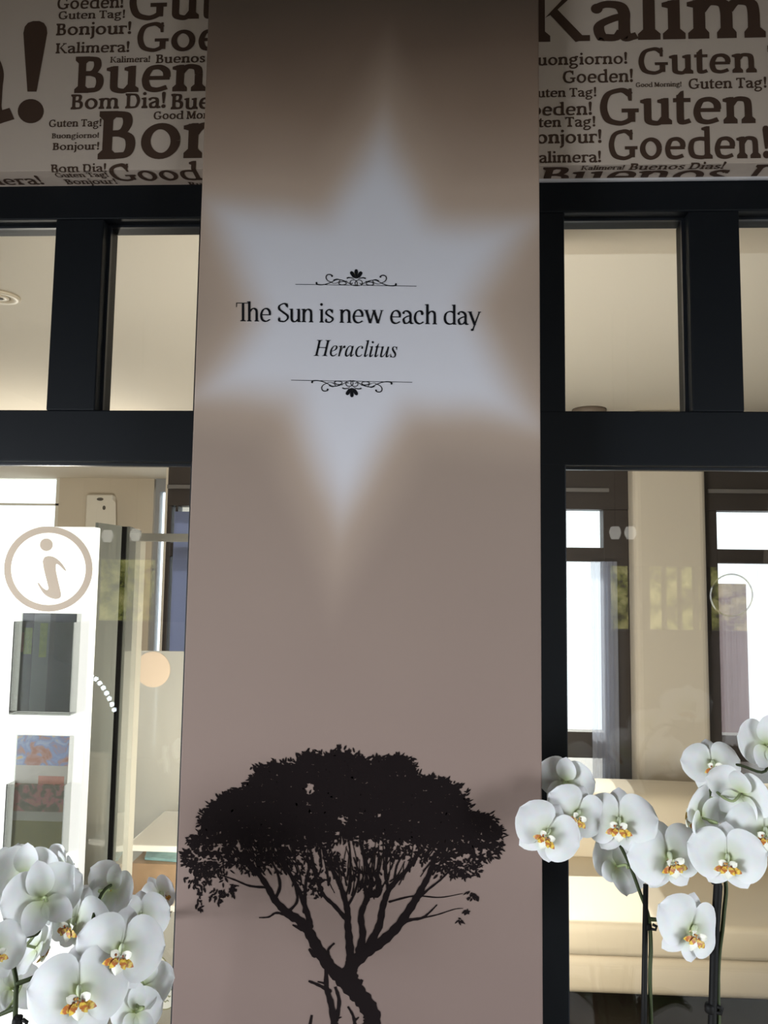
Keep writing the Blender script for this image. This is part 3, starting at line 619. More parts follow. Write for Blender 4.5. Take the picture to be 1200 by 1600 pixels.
WL = [('Goeden!', 88.4, 193.5, 15, -3.5), ('Guten Tag!', 90.7, 196, 30.6, 18.4), ('Bonjour!', 87, 206, 55.8, 37.4), ('Kalimera!', 86.4, 203, 83.9, 68),
      ('Gut', 198, 340, 32, -26), ('Goeden!', 211, None, 81.6, 36.3), ('Buen', 114, 322, 146, 89), ('Kalimera!', 172, 235, 98.3, 89.2),
      ('Buenos', 243, 320.5, 99.2, 85.6), ('Bom Dia!', 109.6, 260, 171.4, 147.9), ('Buenos Dias!', 266, None, 171.4, 147), ('Good Mor', 239.4, 325, 187, 174.8),
      ('Bonjour!', 150, None, 249.3, 174.2), ('Guten Tag!', 76, 159, 198.9, 187.6), ('Buongiorno!', 80.7, 155, 216.7, 208.8), ('Bonjour!', 82, 155.5, 235, 223.8),
      ('Bom Dia!', 80.7, 169, 268.8, 257.3), ('Guten Tag!', 89, 172, 276.8, 269.7), ('Bonjour!', 105, 186, 287.6, 279.6), ('Good', 178.5, 320, 282.5, 256.4),
      ('Buenos', 296.6, None, 291, 284), ('Kalimera!', None, 72, 287.6, 274.5), ('Kalimera', None, 18, 191, 38)]
def big_bang():
    s = []
    top = [(36.8, 52), (39, 42), (44, 36), (52, 33.3), (62, 33.3), (69, 36.5), (73, 43), (74.2, 52), (57.3, 143.5), (43.2, 143.5)]
    return [top, blob(48.3, 174, 20.3, 19, 26)]
XEND = 2.6
bl = bulkhead('wall_left', -1, (160, 265.7), (160, 293), -2.9, XL, WL, 'left bulkhead above the window papered with brown greetings in many languages')
# the giant exclamation mark of the largest word
ex = flat('giant_lettering', [[(lambda v: (v.x, YB-0.0006, v.z))(at(x, y, YB)) for x, y in pl] for pl in big_bang()], M['ink'], bl)
WR = [('Kalimera!', 822, 1455, 66.3, -18), ('Buongiorno!', None, 981, 100, 82.6), ('Goeden!', 878.7, 990, 130.4, 111), ('Guten Tag!', 995, None, 117, 75.5),
      ('Good Morning!', 993, 1065, 136.6, 129.5), ('Guten Tag!', 1075, 1198.5, 139.4, 123.3), ('Guten Tag!', None, 932.4, 151, 137.2), ('Guten', 934, 1182, 196.4, 139.4),
      ('Goeden!', None, 926, 179.8, 160.3), ('Guten Tag!', None, 931, 198, 182.5), ('Bonjour!', None, 941, 223.5, 203.5), ('Goeden!', 948.7, 1206, 250.4, 203.5),
      ('Kalimera!', None, 940, 253.8, 236.8), ('Kalimera!', 907, 974, 265.2, 258.6), ('Buenos Dias!', 981, 1129, 265.0, 255.6), ('Buenos', 848, 1152, '-5.6,5.1', 0), ('Dias!', 1182, None, '-5.6,5.1', 0)]
br = bulkhead('wall_right', 1, (1020, 256.3), (1020, 278.5), XR, XEND, WR, 'right bulkhead above the window papered with brown greetings in many languages')

# ---------------------------------------------------------------- the two shop windows
def zl(px, py, Y=YF): return at(px, py, Y).z
def xl(px, py, Y=YF): return at(px, py, Y).x
def window(name, label, x0, x1, openings, ztop, zhead, zt1, zt0, zbot, mull, stiles):
    """timber frame: head rail, transom, sill, stiles, mullions; a pane in every opening"""
    root = empty(name, ((x0+x1)/2, YF, zbot), label, 'window', kind='structure')
    box('head_rail', (x0, x1, YF, YK, zhead, ztop), M['frame'], root, 0.002)
    box('transom', (x0, x1, YF, YK, zt0, zt1), M['frame'], root, 0.002)
    box('sill_rail', (x0, x1, YF, YK, zbot-0.07, zbot), M['frame'], root, 0.002)
    for a, b in stiles: box('stile', (a, b, YF+0.0005, YK-0.0005, zbot, zhead), M['frame'], root, 0.002)
    for a, b in mull: box('mullion', (a, b, YF+0.0005, YK-0.0005, zt1, zhead), M['frame'], root, 0.002)
    for a, b, c, d in openings:
        t = 0.004; g = YG
        boxes('glazing_bead', [(a, b, g-0.010, g-0.003, d-t, d), (a, b, g-0.010, g-0.003, c, c+t), (a, a+t, g-0.010, g-0.003, c+t, d-t), (b-t, b, g-0.010, g-0.003, c+t, d-t)], M['bead'], root)
        box('pane', (a+0.001, b-0.001, g-0.003, g+0.003, c+0.001, d-0.001), M['glass'], root)
    return root
ZBOT = 0.66
LX0 = -2.9
zh, z1, z0 = zl(240, 341.2), zl(200, 641.0), zl(200, 721.0)
za = at(160, 293, YF).z + 0.02
m1, m2 = xl(79.5, 490), xl(154.5, 490)
st = xl(302.5, 560, YF); stl = xl(287.5, 1000, YF)
px_pane = 0.24
lw_m = []; lw_o = [(m2, st, z1, zh)]
step = (m2-m1); wd = st-m2; x = m1
while x > LX0+0.3:
    lw_m.append((x, x+step)); lw_o.append((max(LX0+0.05, x-wd), x, z1, zh)); x -= wd+step
window('window_1', 'left charcoal timber window with two small upper lights and one tall lower pane', LX0, XL+0.0, [o for o in lw_o] + [(LX0+0.06, stl, ZBOT, z0)], za+0.03, zh, z1, z0, ZBOT, lw_m[:1]+lw_m[1:], [(stl, XL)])
zh2, z12, z02 = zl(980, 330.5), zl(980, 642.3), zl(1000, 727.3)
s2 = xl(881.3, 560); a1, a2 = xl(1079.5, 490), xl(1159.5, 490); wd2 = a1-s2
rw_m = []; rw_o = []; x = s2
while x < XEND-0.3:
    rw_o.append((x, x+wd2, z12, zh2)); rw_m.append((x+wd2, x+wd2+(a2-a1))); x += wd2+(a2-a1)
s2b = xl(888, 1200)
window('window_2', 'right charcoal timber window with small upper lights and a tall pane before the sofa', XR, XEND, rw_o + [(s2b, XEND-0.06, ZBOT, z02)], at(1020, 278.5, YF).z+0.03, zh2, z12, z02, ZBOT, rw_m, [(XR, s2b)])
# upper part of the stiles is a touch slimmer: close the shop wall below the windows
box('wall_front', (LX0, XL, YF, YK, 0, ZBOT-0.07), M['front_wall'], None); tag(bpy.data.objects['wall_front'], kind='structure', label='low wall under the left window', cat='wall')
box('wall_front.001', (XR, XEND, YF, YK, 0, ZBOT-0.07), M['front_wall'], None); tag(bpy.data.objects['wall_front.001'], kind='structure', label='low wall under the right window', cat='wall')
# thick wall above the windows inside the lounge
zlin = at(975, 339, YK).z+0.012
ylin = at_z(975, 397, zlin).y
o = box('wall_lintel', (XR, XEND, YK, ylin, zlin, ZC), M['white_wall']); tag(o, 'deep plastered lintel behind the right upper lights', 'wall', kind='structure')
zlin2 = at(235, 349, YK).z+0.004
o = box('wall_lintel.001', (LX0, XL, YK, at_z(235, 361, zlin2).y, zlin2, ZC), M['white_wall']); tag(o, 'deep plastered lintel behind the left upper lights', 'wall', kind='structure')
o = box('wall_pier', (XL, XR, 0.24, 0.30, 0, ZC), M['white_wall']); tag(o, 'back of the pillar inside the lounge', 'wall', kind='structure')

# ---------------------------------------------------------------- rooms
YW = 2.85; YD = 5.6
XC = at(257, 900, YW).x
XLL = -4.2
def S(name, b, m, label): 
    o = box(name, b, m); return tag(o, label, 'wall', kind='structure')
fl = box('floor', (XLL-0.1, XEND+0.3, -5.1, YD+0.2, -0.08, 0), M['wood_floor']); tag(fl, 'dark floor', 'floor', kind='structure')
# front room
o = box('ceiling', (-3.1, XEND+0.3, -5.1, YB, ZC, ZC+0.08), M['front_wall']); tag(o, 'ceiling of the front room', 'ceiling', kind='structure')
o = box('ceiling.001', (XLL-0.1, XEND+0.3, YK, YW+0.1, ZC2, ZC2+0.05), M['ceiling']); tag(o, 'pale ceiling of the lounge', 'ceiling', kind='structure')
o = box('ceiling.002', (XLL-0.1, XC, YW+0.1, YD+0.15, ZC2, ZC2+0.05), M['ceiling']); tag(o, 'pale ceiling of the deep part of the lounge', 'ceiling', kind='structure')
S('wall_left_side', (-3.1, -2.9, -5.1, YK, 0, ZC), M['front_wall'], 'left side wall of the front room')
S('wall_right_side', (XEND+0.4, XEND+0.6, -5.1, YW+0.2, 0, ZC), M['front_wall'], 'right side wall')
S('wall_right_return', (XEND, XEND+0.4, YF, YK, 0, ZC), M['front_wall'], 'return beside the right window')
S('wall_left_far', (XLL-0.1, XLL, YK, YD, 0, ZC2), M['white_wall'], 'left wall of the lounge')
S('wall_left_return', (XLL, LX0, YF, YK, 0, ZC), M['front_wall'], 'return beside the left window')
# ---------------------------------------------------------------- lounge: window wall behind the sofa
def px_x(px, Y=YW, py=1000): return at(px, py, Y).x
def px_z(py, Y=YW, px=1050): return at(px, py, Y).z
zhd = px_z(740)+0.0
CA, CB = px_x(985), px_x(1098)           # column between the windows
o = box('wall_column', (CA, CB, YW-0.10, YW+0.25, 0, ZC2), M['beige_wall'], None, 0.035)
o.modifiers['bevel'].segments = 4; tag(o, 'beige column between the two far windows', 'wall', kind='structure')
def far_window(name, label, x0, x1, panes, sheers):
    root = empty(name, ((x0+x1)/2, YW, 0), label, 'window', kind='structure')
    ztop = px_z(797); zb1, zb0 = px_z(857), px_z(879); zc1, zc0 = px_z(1147), px_z(1188); zs = px_z(1241)
    xs = [x0] + [v for p in panes for v in p] + [x1]
    box('head_rail', (x0, x1, YW, YW+0.10, ztop, ZC2), M['far_frame'], root)
    box('transom', (x0, x1, YW+0.002, YW+0.08, zb0, zb1), M['far_frame'], root, 0.004)
    box('lower_rail', (x0, x1, YW+0.002, YW+0.08, zc0, zc1), M['far_frame'], root, 0.004)
    box('apron', (x0, x1, YW, YW+0.10, 0, zs), M['far_frame'], root)
    for i in range(0, len(xs), 2):
        if xs[i+1]-xs[i] > 0.002: box('stile', (xs[i], xs[i+1], YW+0.001, YW+0.085, zs, ztop), M['far_frame'], root, 0.004)
    for a, b in panes:
        for c, d in ((zb1, ztop), (zc1, zb0), (zs, zc0)):
            box('pane', (a, b, YW+0.045, YW+0.049, c, d), M['glass'], root)
    # outer moulding: a pale line around the head
    box('moulding', (x0+0.04 if x0 > CB-0.1 else x0, x1 if x0 > CB-0.1 else x1-0.10, YW-0.012, YW+0.001, px_z(770), px_z(764)), M['steel2'], root)
    return root, ztop, zs
M['steel2'] = mat('grey_bead', (0.16, 0.15, 0.145), 0.5)
far_window('window_3', 'far dark window left of the beige column', XC, CA-0.001, [(px_x(260), px_x(266)), (px_x(270), px_x(300)), (px_x(600), px_x(760)), (px_x(800), px_x(945))], 0)
far_window('window_4', 'far dark window right of the beige column', CB+0.001, XEND+0.4, [(px_x(1125), px_x(1290)), (px_x(1330), px_x(1440))], 0)
M['thin_sheer'] = glass_mat('thin_voile', (0.97, 0.97, 0.98), (0.62, 0.62, 0.70), 0.28, 0.0, gloss=False)
def curtain(label, xa, xb, za, zb, y, folds, amp, cm=None):
    bm = bmesh.new(); n = folds*8; rows = []
    for z in (za, zb):
        rows.append([bm.verts.new((xa+(xb-xa)*i/n, y+amp*math.sin(2*PI*i/8)+amp*.4*math.sin(i*1.7), z)) for i in range(n+1)])
    for i in range(n): bm.faces.new((rows[0][i], rows[0][i+1], rows[1][i+1], rows[1][i]))
    o = fin('sheer_curtain', bm, cm or M['sheer'], None, True)
    return tag(o, label, 'curtain', 'sheer curtains at the far windows')
o = box('roller_blind', (px_x(268), px_x(306), YW-0.03, YW-0.026, px_z(1210, YW, 280), px_z(800, YW, 280)), glass_mat('slate_blue_blind', (0.7, 0.75, 0.9), (0.30, 0.33, 0.46), 0.82, gloss=False)); tag(o, 'slate blue roller blind in the narrow far window left of the pillar', 'blind')
zt_, zb_ = px_z(800), px_z(1240)
curtain('narrow bluish sheer curtain hanging just left of the beige column', px_x(921), px_x(962), px_z(879), px_z(1245), YW-0.045, 5, 0.008)
curtain('wide sheer curtain hanging right of the beige column behind the tall orchid', px_x(1119), px_x(1260), px_z(879), px_z(1160), YW-0.045, 16, 0.008, M['thin_sheer'])

# ---------------------------------------------------------------- lounge: deep left part
S('wall_far_left', (px_x(92, YD, 780), px_x(240, YD, 780), YD, YD+0.15, 0, ZC2), M['beige_wall'], 'beige far wall with the white dispenser')
S('wall_far_side', (XC-0.012, XC, YW, YD, 0, ZC2), M['beige_wall'], 'end wall between the far windows and the deep part of the lounge')
wl = empty('added_opening', (px_x(40, YD, 900), YD+0.05, 0), 'added bright opening in place of the sunlit wall, far left of the lounge', 'window', kind='structure')  # added opening to the sky, supplies the brightness of a sunlit wall
xw0, xw1 = XLL, px_x(92, YD, 780)
boxes('frame', [(xw0, xw1, YD+0.02, YD+0.10, px_z(789, YD, 40), px_z(786, YD, 40)), (xw1-0.04, xw1, YD+0.02, YD+0.10, 0.3, ZC2), (xw0, xw0+0.04, YD+0.02, YD+0.10, 0.3, ZC2), (xw0, xw1, YD+0.02, YD+0.10, 0, 0.3)], M['white'], wl)
box('pane', (xw0+0.04, xw1-0.04, YD+0.055, YD+0.059, 0.3, ZC2), M['glass'], wl)

M['slate'] = mat('bluish_daylit_paint', (0.34, 0.36, 0.40), 0.5, noise=0.05)  # bluish daylight at the wall's end put into the stile colour
sw = empty('window_7', (px_x(250, YD, 900), YD+0.05, 0), 'narrow bright side window at the end of the beige far wall', 'window', kind='structure')
for a, b in ((240, 246.5), (255.5, 330)): box('stile', (px_x(a, YD, 850), px_x(b, YD, 850), YD+0.002, YD+0.09, 0, ZC2), M['slate'], sw)
box('head_rail', (px_x(246.5, YD, 850), px_x(255.5, YD, 850), YD+0.002, YD+0.09, px_z(768, YD, 250), ZC2), M['slate'], sw)
box('pane', (px_x(246.5, YD, 850), px_x(255.5, YD, 850), YD+0.04, YD+0.044, 0.05, px_z(768, YD, 250)), M['glass'], sw)
# dispenser on the far wall
dx0, dx1 = px_x(140, YD, 800), px_x(181, YD, 800); dzt, dzb = px_z(774, YD, 160), px_z(838, YD, 160)
dr = empty('air_freshener', ((dx0+dx1)/2, YD, dzb), 'white wall dispenser with two dark holes above the glass cabinet', 'dispenser')
rounded_box('body', (dx0, dx1, YD-0.09, YD-0.001, dzb, dzt), M['white'], dr, 0.02)
def add_disc(bm, c, rx, rz, y0, y1, n=24):
    for yy in (y0, y1): pass
    a = [bm.verts.new((c[0]+rx*math.cos(2*PI*k/n), y0, c[1]+rz*math.sin(2*PI*k/n))) for k in range(n)]
    b = [bm.verts.new((c[0]+rx*math.cos(2*PI*k/n), y1, c[1]+rz*math.sin(2*PI*k/n))) for k in range(n)]
    bm.faces.new(a); bm.faces.new(b)
    for k in range(n): bm.faces.new((a[k], a[(k+1) % n], b[(k+1) % n], b[k]))
M['vent'] = mat('grey_vent', (0.10, 0.095, 0.085), 0.6)
for nm, x, y, rx, rz in (('vent', 156.5, 780, 0.030, 0.014), ('sensor', 163, 793.5, 0.014, 0.019)):
    p = at(x, y, YD-0.09); bm = bmesh.new(); add_disc(bm, (p.x, p.z), rx, rz, YD-0.093, YD-0.088); fin(nm, bm, M['vent'], dr)
# raised swoosh plate
pl = [(165, 786), (176, 780), (181, 786), (181, 838), (160, 838), (156, 822), (151, 812), (150, 800), (155, 790)]
bm = bmesh.new(); q = [at(x, y, YD-0.09) for x, y in pl]
fa = bm.faces.new([bm.verts.new((v.x, YD-0.089, v.z)) for v in q]); ext = bmesh.ops.extrude_face_region(bm, geom=[fa])
for v in [e for e in ext['geom'] if isinstance(e, bmesh.types.BMVert)]: v.co.y = YD-0.0945
fin('swoosh_plate', bm, M['white'], dr, False, 0.003)
# sensor sits on the plate
for ob in bpy.data.objects:
    if ob.name == 'sensor': ob.location.y -= 0.004

# ceiling lamp
pc = at_z(0, 462, ZC2)
dl = empty('downlight', (pc.x, pc.y, ZC2-0.004), 'round cream recessed ceiling lamp seen through the left upper light', 'ceiling lamp')
M['lampw'] = mat('cream_trim', (0.80, 0.72, 0.58), 0.4); M['lamp'] = mat('lamp_glow', (0.9, 0.8, 0.6), 0.4, emit=(1, 0.82, 0.55, 2.5))
bm = bmesh.new(); add_lathe(bm, (pc.x, pc.y, ZC2-0.0005), [(0.060, 0), (0.060, -0.007), (0.052, -0.011), (0.036, -0.008), (0.030, -0.004), (0.030, -0.0005)], 40); fin('trim_ring', bm, M['lampw'], dl, True)
bm = bmesh.new(); add_lathe(bm, (pc.x, pc.y, ZC2-0.001), [(0.027, -0.004), (0.026, -0.0075), (0.014, -0.009), (0.012, -0.0085)], 32); fin('inner_ring', bm, M['lampw'], dl, True)
bm = bmesh.new(); add_lathe(bm, (pc.x, pc.y, ZC2-0.001), [(0.011, -0.0086), (0.010, -0.0105)], 20); fin('bulb', bm, M['vent'], dl, True)
# smoke detector on the lounge ceiling, only its top shows over the right transom
pc = Vector((at(921, 700, 2.755).x, 2.755, ZC2))
sd = empty('smoke_detector', (pc.x, pc.y, ZC2-0.03), 'grey dome just showing above the transom in the right upper light', 'smoke detector')
M['taupe'] = mat('taupe_plastic', (0.20, 0.155, 0.12), 0.6)
lathe('dome', (pc.x, pc.y, ZC2-0.001), [(0.085, 0), (0.085, -0.02), (0.07, -0.045), (0.03, -0.055)], M['taupe'], sd)

# ---------------------------------------------------------------- sofa
def sofa():
    yf, yb = 1.42, 2.62
    x0, x1 = px_x(780, 2.0), px_x(1420, 2.0)
    zf = at(1050, 1567, yf).z; zs = at(1050, 1446, yf).z; zseat = at(1050, 1500, yf).z
    root = empty('sofa', ((x0+x1)/2, (yf+yb)/2, 0), 'long low cream leather sofa behind the right window', 'sofa')
    rounded_box('base', (x0, x1, yf+0.02, yb, zf, zseat-0.004), M['cream'], root, 0.03)
    seam = px_x(1192, 2.0); mid2 = px_x(1290, 1.6)
    zb = at(1050, 1253, 2.02).z
    def cushion(name, xa, xb, ya, yb_, za, zb_, tilt=0, puff=0.03):
        bm = bmesh.new(); nx, nz, ny = 10, 6, 6
        add_box(bm, xa, xb, ya, yb_, za, zb_)
        bmesh.ops.subdivide_edges(bm, edges=bm.edges[:], cuts=5, use_grid_fill=True)
        cx, cy, cz = (xa+xb)/2, (ya+yb_)/2, (za+zb_)/2; hx, hy, hz = (xb-xa)/2, (yb_-ya)/2, (zb_-za)/2
        for v in bm.verts:
            u, q, t = (v.co.x-cx)/hx, (v.co.y-cy)/hy, (v.co.z-cz)/hz
            v.co.x = cx+hx*u*(1-0.02*(q*q+t*t)); v.co.y = cy+hy*q*(1+puff/hy*(1-u*u)*(1-t*t)) ; v.co.z = cz+hz*t*(1+puff/hz*(1-u*u)*(1-q*q))
            v.co.y -= tilt*(v.co.z-za)*-1
        o = fin(name, bm, M['cream'], root, True)
        b = o.modifiers.new('bevel', 'BEVEL'); b.width = 0.035; b.segments = 4; b.limit_method = 'ANGLE'; b.angle_limit = R(50)
        return o
    for a, b in ((x0+0.01, mid2), (mid2+0.004, seam), (seam+0.004, x1-0.01)):
        pass
    for a, b in ((x0+0.01, mid2-0.01), (mid2-0.006, x1-0.01)): cushion('seat_cushion', a, b, yf, 2.02, zseat, zs, 0, 0.006)
    for a, b in ((x0+0.01, seam-0.003), (seam+0.003, x1-0.01)): cushion('back_cushion', a, b, 2.03, 2.33, zs-0.06, zb, 0.12, 0.02)
    rounded_box('backrest', (x0, x1, 2.40, yb, zseat-0.02, zb-0.08), M['cream'], root, 0.04)
    for sx in (x0+0.08, x1-0.08):
        for sy in (yf+0.10, yb-0.08):
            bm = bmesh.new(); add_lathe(bm, (sx, sy, 0), [(0.02, 0), (0.03, zf+0.005)], 16); fin('leg', bm, M['black'], root, True)
    return root
sofa()

# ---------------------------------------------------------------- white display stand with leaflet holders, left
YS = 0.31
pxr = (at(148, 850, YS).x + at(122, 1320, YS).x)/2; pzt = at(110, 823, YS).z; pxl = at(-70, 1000, YS).x
M['emissive_panel'] = mat('emissive_white_acrylic', (0.85, 0.85, 0.83), 0.4, emit=(1.0, 0.985, 0.95, 0.95))  # panel whiteness set by even emission over its whole face
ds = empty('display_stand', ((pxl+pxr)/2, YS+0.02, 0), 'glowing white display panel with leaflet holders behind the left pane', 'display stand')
box('panel', (pxl, pxr, YS, YS+0.03, 0.02, pzt), M['emissive_panel'], ds, 0.002)
box('base_plate', (pxl-0.02, pxr+0.01, YS-0.06, YS+0.035, 0, 0.02), M['white'], ds, 0.002)
def holder(px0, px1, py0, py1, lip):
    a, b = at(px0, py1, YS-0.02).x, at(px1, py1, YS-0.02).x; zt, zb = at(px0, py0, YS-0.02).z, at(px0, py1, YS-0.02).z
    y1 = YS-0.0006; y0 = YS-0.030; t = 0.0025; zl_ = zb+(zt-zb)*lip
    boxes('leaflet_holder', [(a, b, y1-t, y1, zb, zt), (a, b, y0, y0+t, zb, zl_), (a, b, y0+t, y1-t, zb, zb+t), (a, a+t, y0+t, y1-t, zb+t, zl_), (b-t, b, y0+t, y1-t, zb+t, zl_)], M['acrylic'], ds)
    return a, b, zb, zt, y0, y1
h1 = holder(18, 113, 958, 1115, 0.92)
h2 = holder(8, 100, 1150, 1334, 0.60)
def leaflet(label, h, m_list, tiles):
    """a folded leaflet; tiles = (u0, u1, v0, v1, material index) printed on its front"""
    a, b, zb, zt, y0, y1 = h; a += 0.006; b -= 0.006; zb += 0.0035
    bm = bmesh.new(); yb_ = y1-0.006; yf_ = y1-0.012
    us = sorted(set([0, 1]+[t for q in tiles for t in q[:2]])); vs = sorted(set([0, 1]+[t for q in tiles for t in q[2:4]]))
    g = {}
    for i, u in enumerate(us):
        for j, v in enumerate(vs): g[i, j] = bm.verts.new((a+(b-a)*u, yf_+0.003*v, zb+(zt-zb)*v))
    for i in range(len(us)-1):
        for j in range(len(vs)-1):
            f = bm.faces.new((g[i, j], g[i+1, j], g[i+1, j+1], g[i, j+1])); cu, cv = (us[i]+us[i+1])/2, (vs[j]+vs[j+1])/2
            for q in tiles:
                if q[0] < cu < q[1] and q[2] < cv < q[3]: f.material_index = q[4]
    geo = bmesh.ops.extrude_face_region(bm, geom=bm.faces[:])
    for v in [e for e in geo['geom'] if isinstance(e, bmesh.types.BMVert)]: v.co.y += 0.0025
    o = fin('leaflet', bm, m_list, None); tag(o, label, 'leaflet'); return o
def pmat(n, c, n2=0.35, sc=60): return mat(n, c, 0.25, 0.6, noise=n2, nscale=sc)
leaflet('dark leaflet with a pale upright stripe and painted tree reflection in upper holder', h1,
        [pmat('print_umber', (0.055, 0.045, 0.042)), pmat('print_grey', (0.20, 0.19, 0.18), 0.15), pmat('leaf_reflection', (0.30, 0.34, 0.05), 0.8, 160), pmat('print_black', (0.030, 0.028, 0.030)), pmat('print_red', (0.30, 0.10, 0.08))],  # green tiles are mirrored trees painted onto the cover
        [(0.22, 0.52, 0, 1, 1), (0.05, 0.20, 0.58, 0.85, 2), (0.34, 0.48, 0.55, 0.90, 2), (0.62, 1.0, 0.0, 1, 3), (0.0, 0.05, 0.6, 0.8, 4)])
def picture(name, stops, scale):
    m = mat(name, (0.3, 0.3, 0.3), 0.3, 0.5); nt = m.node_tree; p = nt.nodes['Principled BSDF']
    tc = nt.nodes.new('ShaderNodeTexCoord'); n = nt.nodes.new('ShaderNodeTexNoise'); n.inputs['Scale'].default_value = scale; n.inputs['Detail'].default_value = 3; n.inputs['Distortion'].default_value = 1.2
    nt.links.new(tc.outputs['Object'], n.inputs['Vector']); cr = nt.nodes.new('ShaderNodeValToRGB'); e = cr.color_ramp
    e.elements[0].position, e.elements[0].color = stops[0][0], stops[0][1]+(1,); e.elements[1].position, e.elements[1].color = stops[-1][0], stops[-1][1]+(1,)
    for a, c in stops[1:-1]:
        q = e.elements.new(a); q.color = c+(1,)
    nt.links.new(n.outputs['Fac'], cr.inputs[0]); nt.links.new(cr.outputs[0], p.inputs['Base Color']); return m
leaflet('colourful leaflet with red and blue pictures and an olive foot in lower holder', h2,
        [pmat('print_stone', (0.60, 0.54, 0.45), 0.1), picture('print_portrait', [(0.32, (0.45, 0.20, 0.12)), (0.44, (0.50, 0.30, 0.24)), (0.52, (0.28, 0.33, 0.52)), (0.62, (0.42, 0.46, 0.60)), (0.70, (0.70, 0.50, 0.25))], 34),
         picture('print_bouquet', [(0.30, (0.16, 0.13, 0.08)), (0.45, (0.28, 0.22, 0.14)), (0.53, (0.62, 0.22, 0.22)), (0.62, (0.55, 0.30, 0.18)), (0.72, (0.60, 0.45, 0.20))], 40), pmat('print_olive', (0.34, 0.29, 0.11), 0.3, 40), pmat('print_coral', (0.55, 0.26, 0.18), 0.4, 50)],
        [(0, 1, 0.74, 1, 1), (0.45, 0.95, 0.58, 0.65, 4), (0, 1, 0.34, 0.58, 2), (0, 1, 0.0, 0.26, 3)])

# round information sign stuck to the pane
M['sticker'] = glass_mat('taupe_vinyl', (0.95, 0.88, 0.8), (0.86, 0.76, 0.66), 0.62, gloss=False)
def ring_poly(cx, cy, r1, r2, n=48, sy=1.0):
    return [[(cx+r1*math.cos(2*PI*k/n), cy+sy*r1*math.sin(2*PI*k/n)), (cx+r1*math.cos(2*PI*(k+1)/n), cy+sy*r1*math.sin(2*PI*(k+1)/n)), (cx+r2*math.cos(2*PI*(k+1)/n), cy+sy*r2*math.sin(2*PI*(k+1)/n)), (cx+r2*math.cos(2*PI*k/n), cy+sy*r2*math.sin(2*PI*k/n))] for k in range(n)]
def vinyl(name, polys, material, Y, parent, th=0.0004):
    bm = bmesh.new()
    for pl in polys:
        q = [at(x, y, Y) for x, y in pl]
        a = [bm.verts.new((v.x, Y, v.z)) for v in q]; b = [bm.verts.new((v.x, Y+th, v.z)) for v in q]
        bm.faces.new(a); bm.faces.new(b)
        for k in range(len(q)): bm.faces.new((a[k], a[(k+1) % len(q)], b[(k+1) % len(q)], b[k]))
    bmesh.ops.remove_doubles(bm, verts=bm.verts[:], dist=1e-6)
    return fin(name, bm, material, parent)
YV = YG-0.0036
c0 = at(75.5, 889, YV)
sg = empty('information_sign', c0, 'taupe ring with a slanted letter i stuck on the left pane', 'sign')
vinyl('ring', ring_poly(75.5, 889, 69, 58.5, 60, 0.965), M['sticker'], YV, sg)
vinyl('dot', [blob(72.3, 851.2, 10, 9.8, 24)], M['sticker'], YV, sg)
body = spline([(66.8, 877), (69.5, 871), (76, 869), (84, 870.5), (92, 876), (99, 884), (103, 891), (102.3, 892), (98, 888.5), (93, 883.5), (88.5, 881), (86.8, 884.5), (88, 896), (93, 918), (95.2, 929), (93.5, 934), (88, 935.8), (80, 934.5), (70, 929), (62, 918), (59, 911.5), (60.5, 911.0), (66, 918), (72, 922), (75, 921), (75.5, 917), (72, 903), (67.5, 885)], 4)
# split the slanted body into convex quads along its length by ear triangulation
def tri_poly(pts):
    bm = bmesh.new(); f = bm.faces.new([bm.verts.new((x, y, 0)) for x, y in pts]); r = bmesh.ops.triangulate(bm, faces=[f])
    out = [[(v.co.x, v.co.y) for v in t.verts] for t in bm.faces]; bm.free(); return out
vinyl('stem', [body[:-1]], M['sticker'], YV, sg)
o_ = at(-1, 852, YV)
# reflection of the round sign, drawn as a faint translucent ring
M['faint'] = glass_mat('faint_ring_reflection', (0.9, 0.9, 0.9), (0.5, 0.45, 0.42), 0.35)
sg2 = empty('information_sign', at(1143, 930, YW-0.09), 'drawn reflection of the ring sign, faint before the far window right of column', 'sign')
vinyl('ring', ring_poly(1143, 930, 34, 31.5, 48), M['faint'], YW-0.092, sg2, 0.002)

# ---------------------------------------------------------------- glass showcase right of the stand
def vpanel(bm, a, b, z0, z1, t):
    """upright sheet from point a to point b (x, y)"""
    ax, ay = a; bx, by = b; l = math.hypot(bx-ax, by-ay); nx, ny = -(by-ay)/l*t/2, (bx-ax)/l*t/2
    pts = [(ax-nx, ay-ny), (bx-nx, by-ny), (bx+nx, by+ny), (ax+nx, ay+ny)]
    lo = [bm.verts.new((x, y, z0)) for x, y in pts]; hi = [bm.verts.new((x, y, z1)) for x, y in pts]
    bm.faces.new(lo[::-1]); bm.faces.new(hi)
    for k in range(4): bm.faces.new((lo[k], lo[(k+1) % 4], hi[(k+1) % 4], hi[k]))
sc_top = at(190, 824, 0.5).z
sc = empty('glass_showcase', (at(190, 1000, 0.5).x, 0.5, 0), 'tall grey glass showcase with a black edge strip beside the white panel', 'showcase')
pA = (at(151, 830, 0.36).x, 0.36); pB = (at(190, 830, 0.46).x, 0.46); pC = (at(198, 830, 0.462).x, 0.462); pD = (at(219, 830, 0.62).x, 0.62)
bm = bmesh.new(); vpanel(bm, pA, pB, 0.02, sc_top, 0.006); fin('door_pane', bm, M['tint_glass'], sc)
bm = bmesh.new(); vpanel(bm, (pB[0]+0.001, pB[1]), (pC[0], pC[1]), 0.02, sc_top-0.001, 0.010); fin('edge_strip', bm, M['black'], sc)
bm = bmesh.new(); vpanel(bm, (pC[0]+0.002, pC[1]+0.004), pD, 0.02, sc_top, 0.006); fin('side_pane', bm, M['tint_glass'], sc)
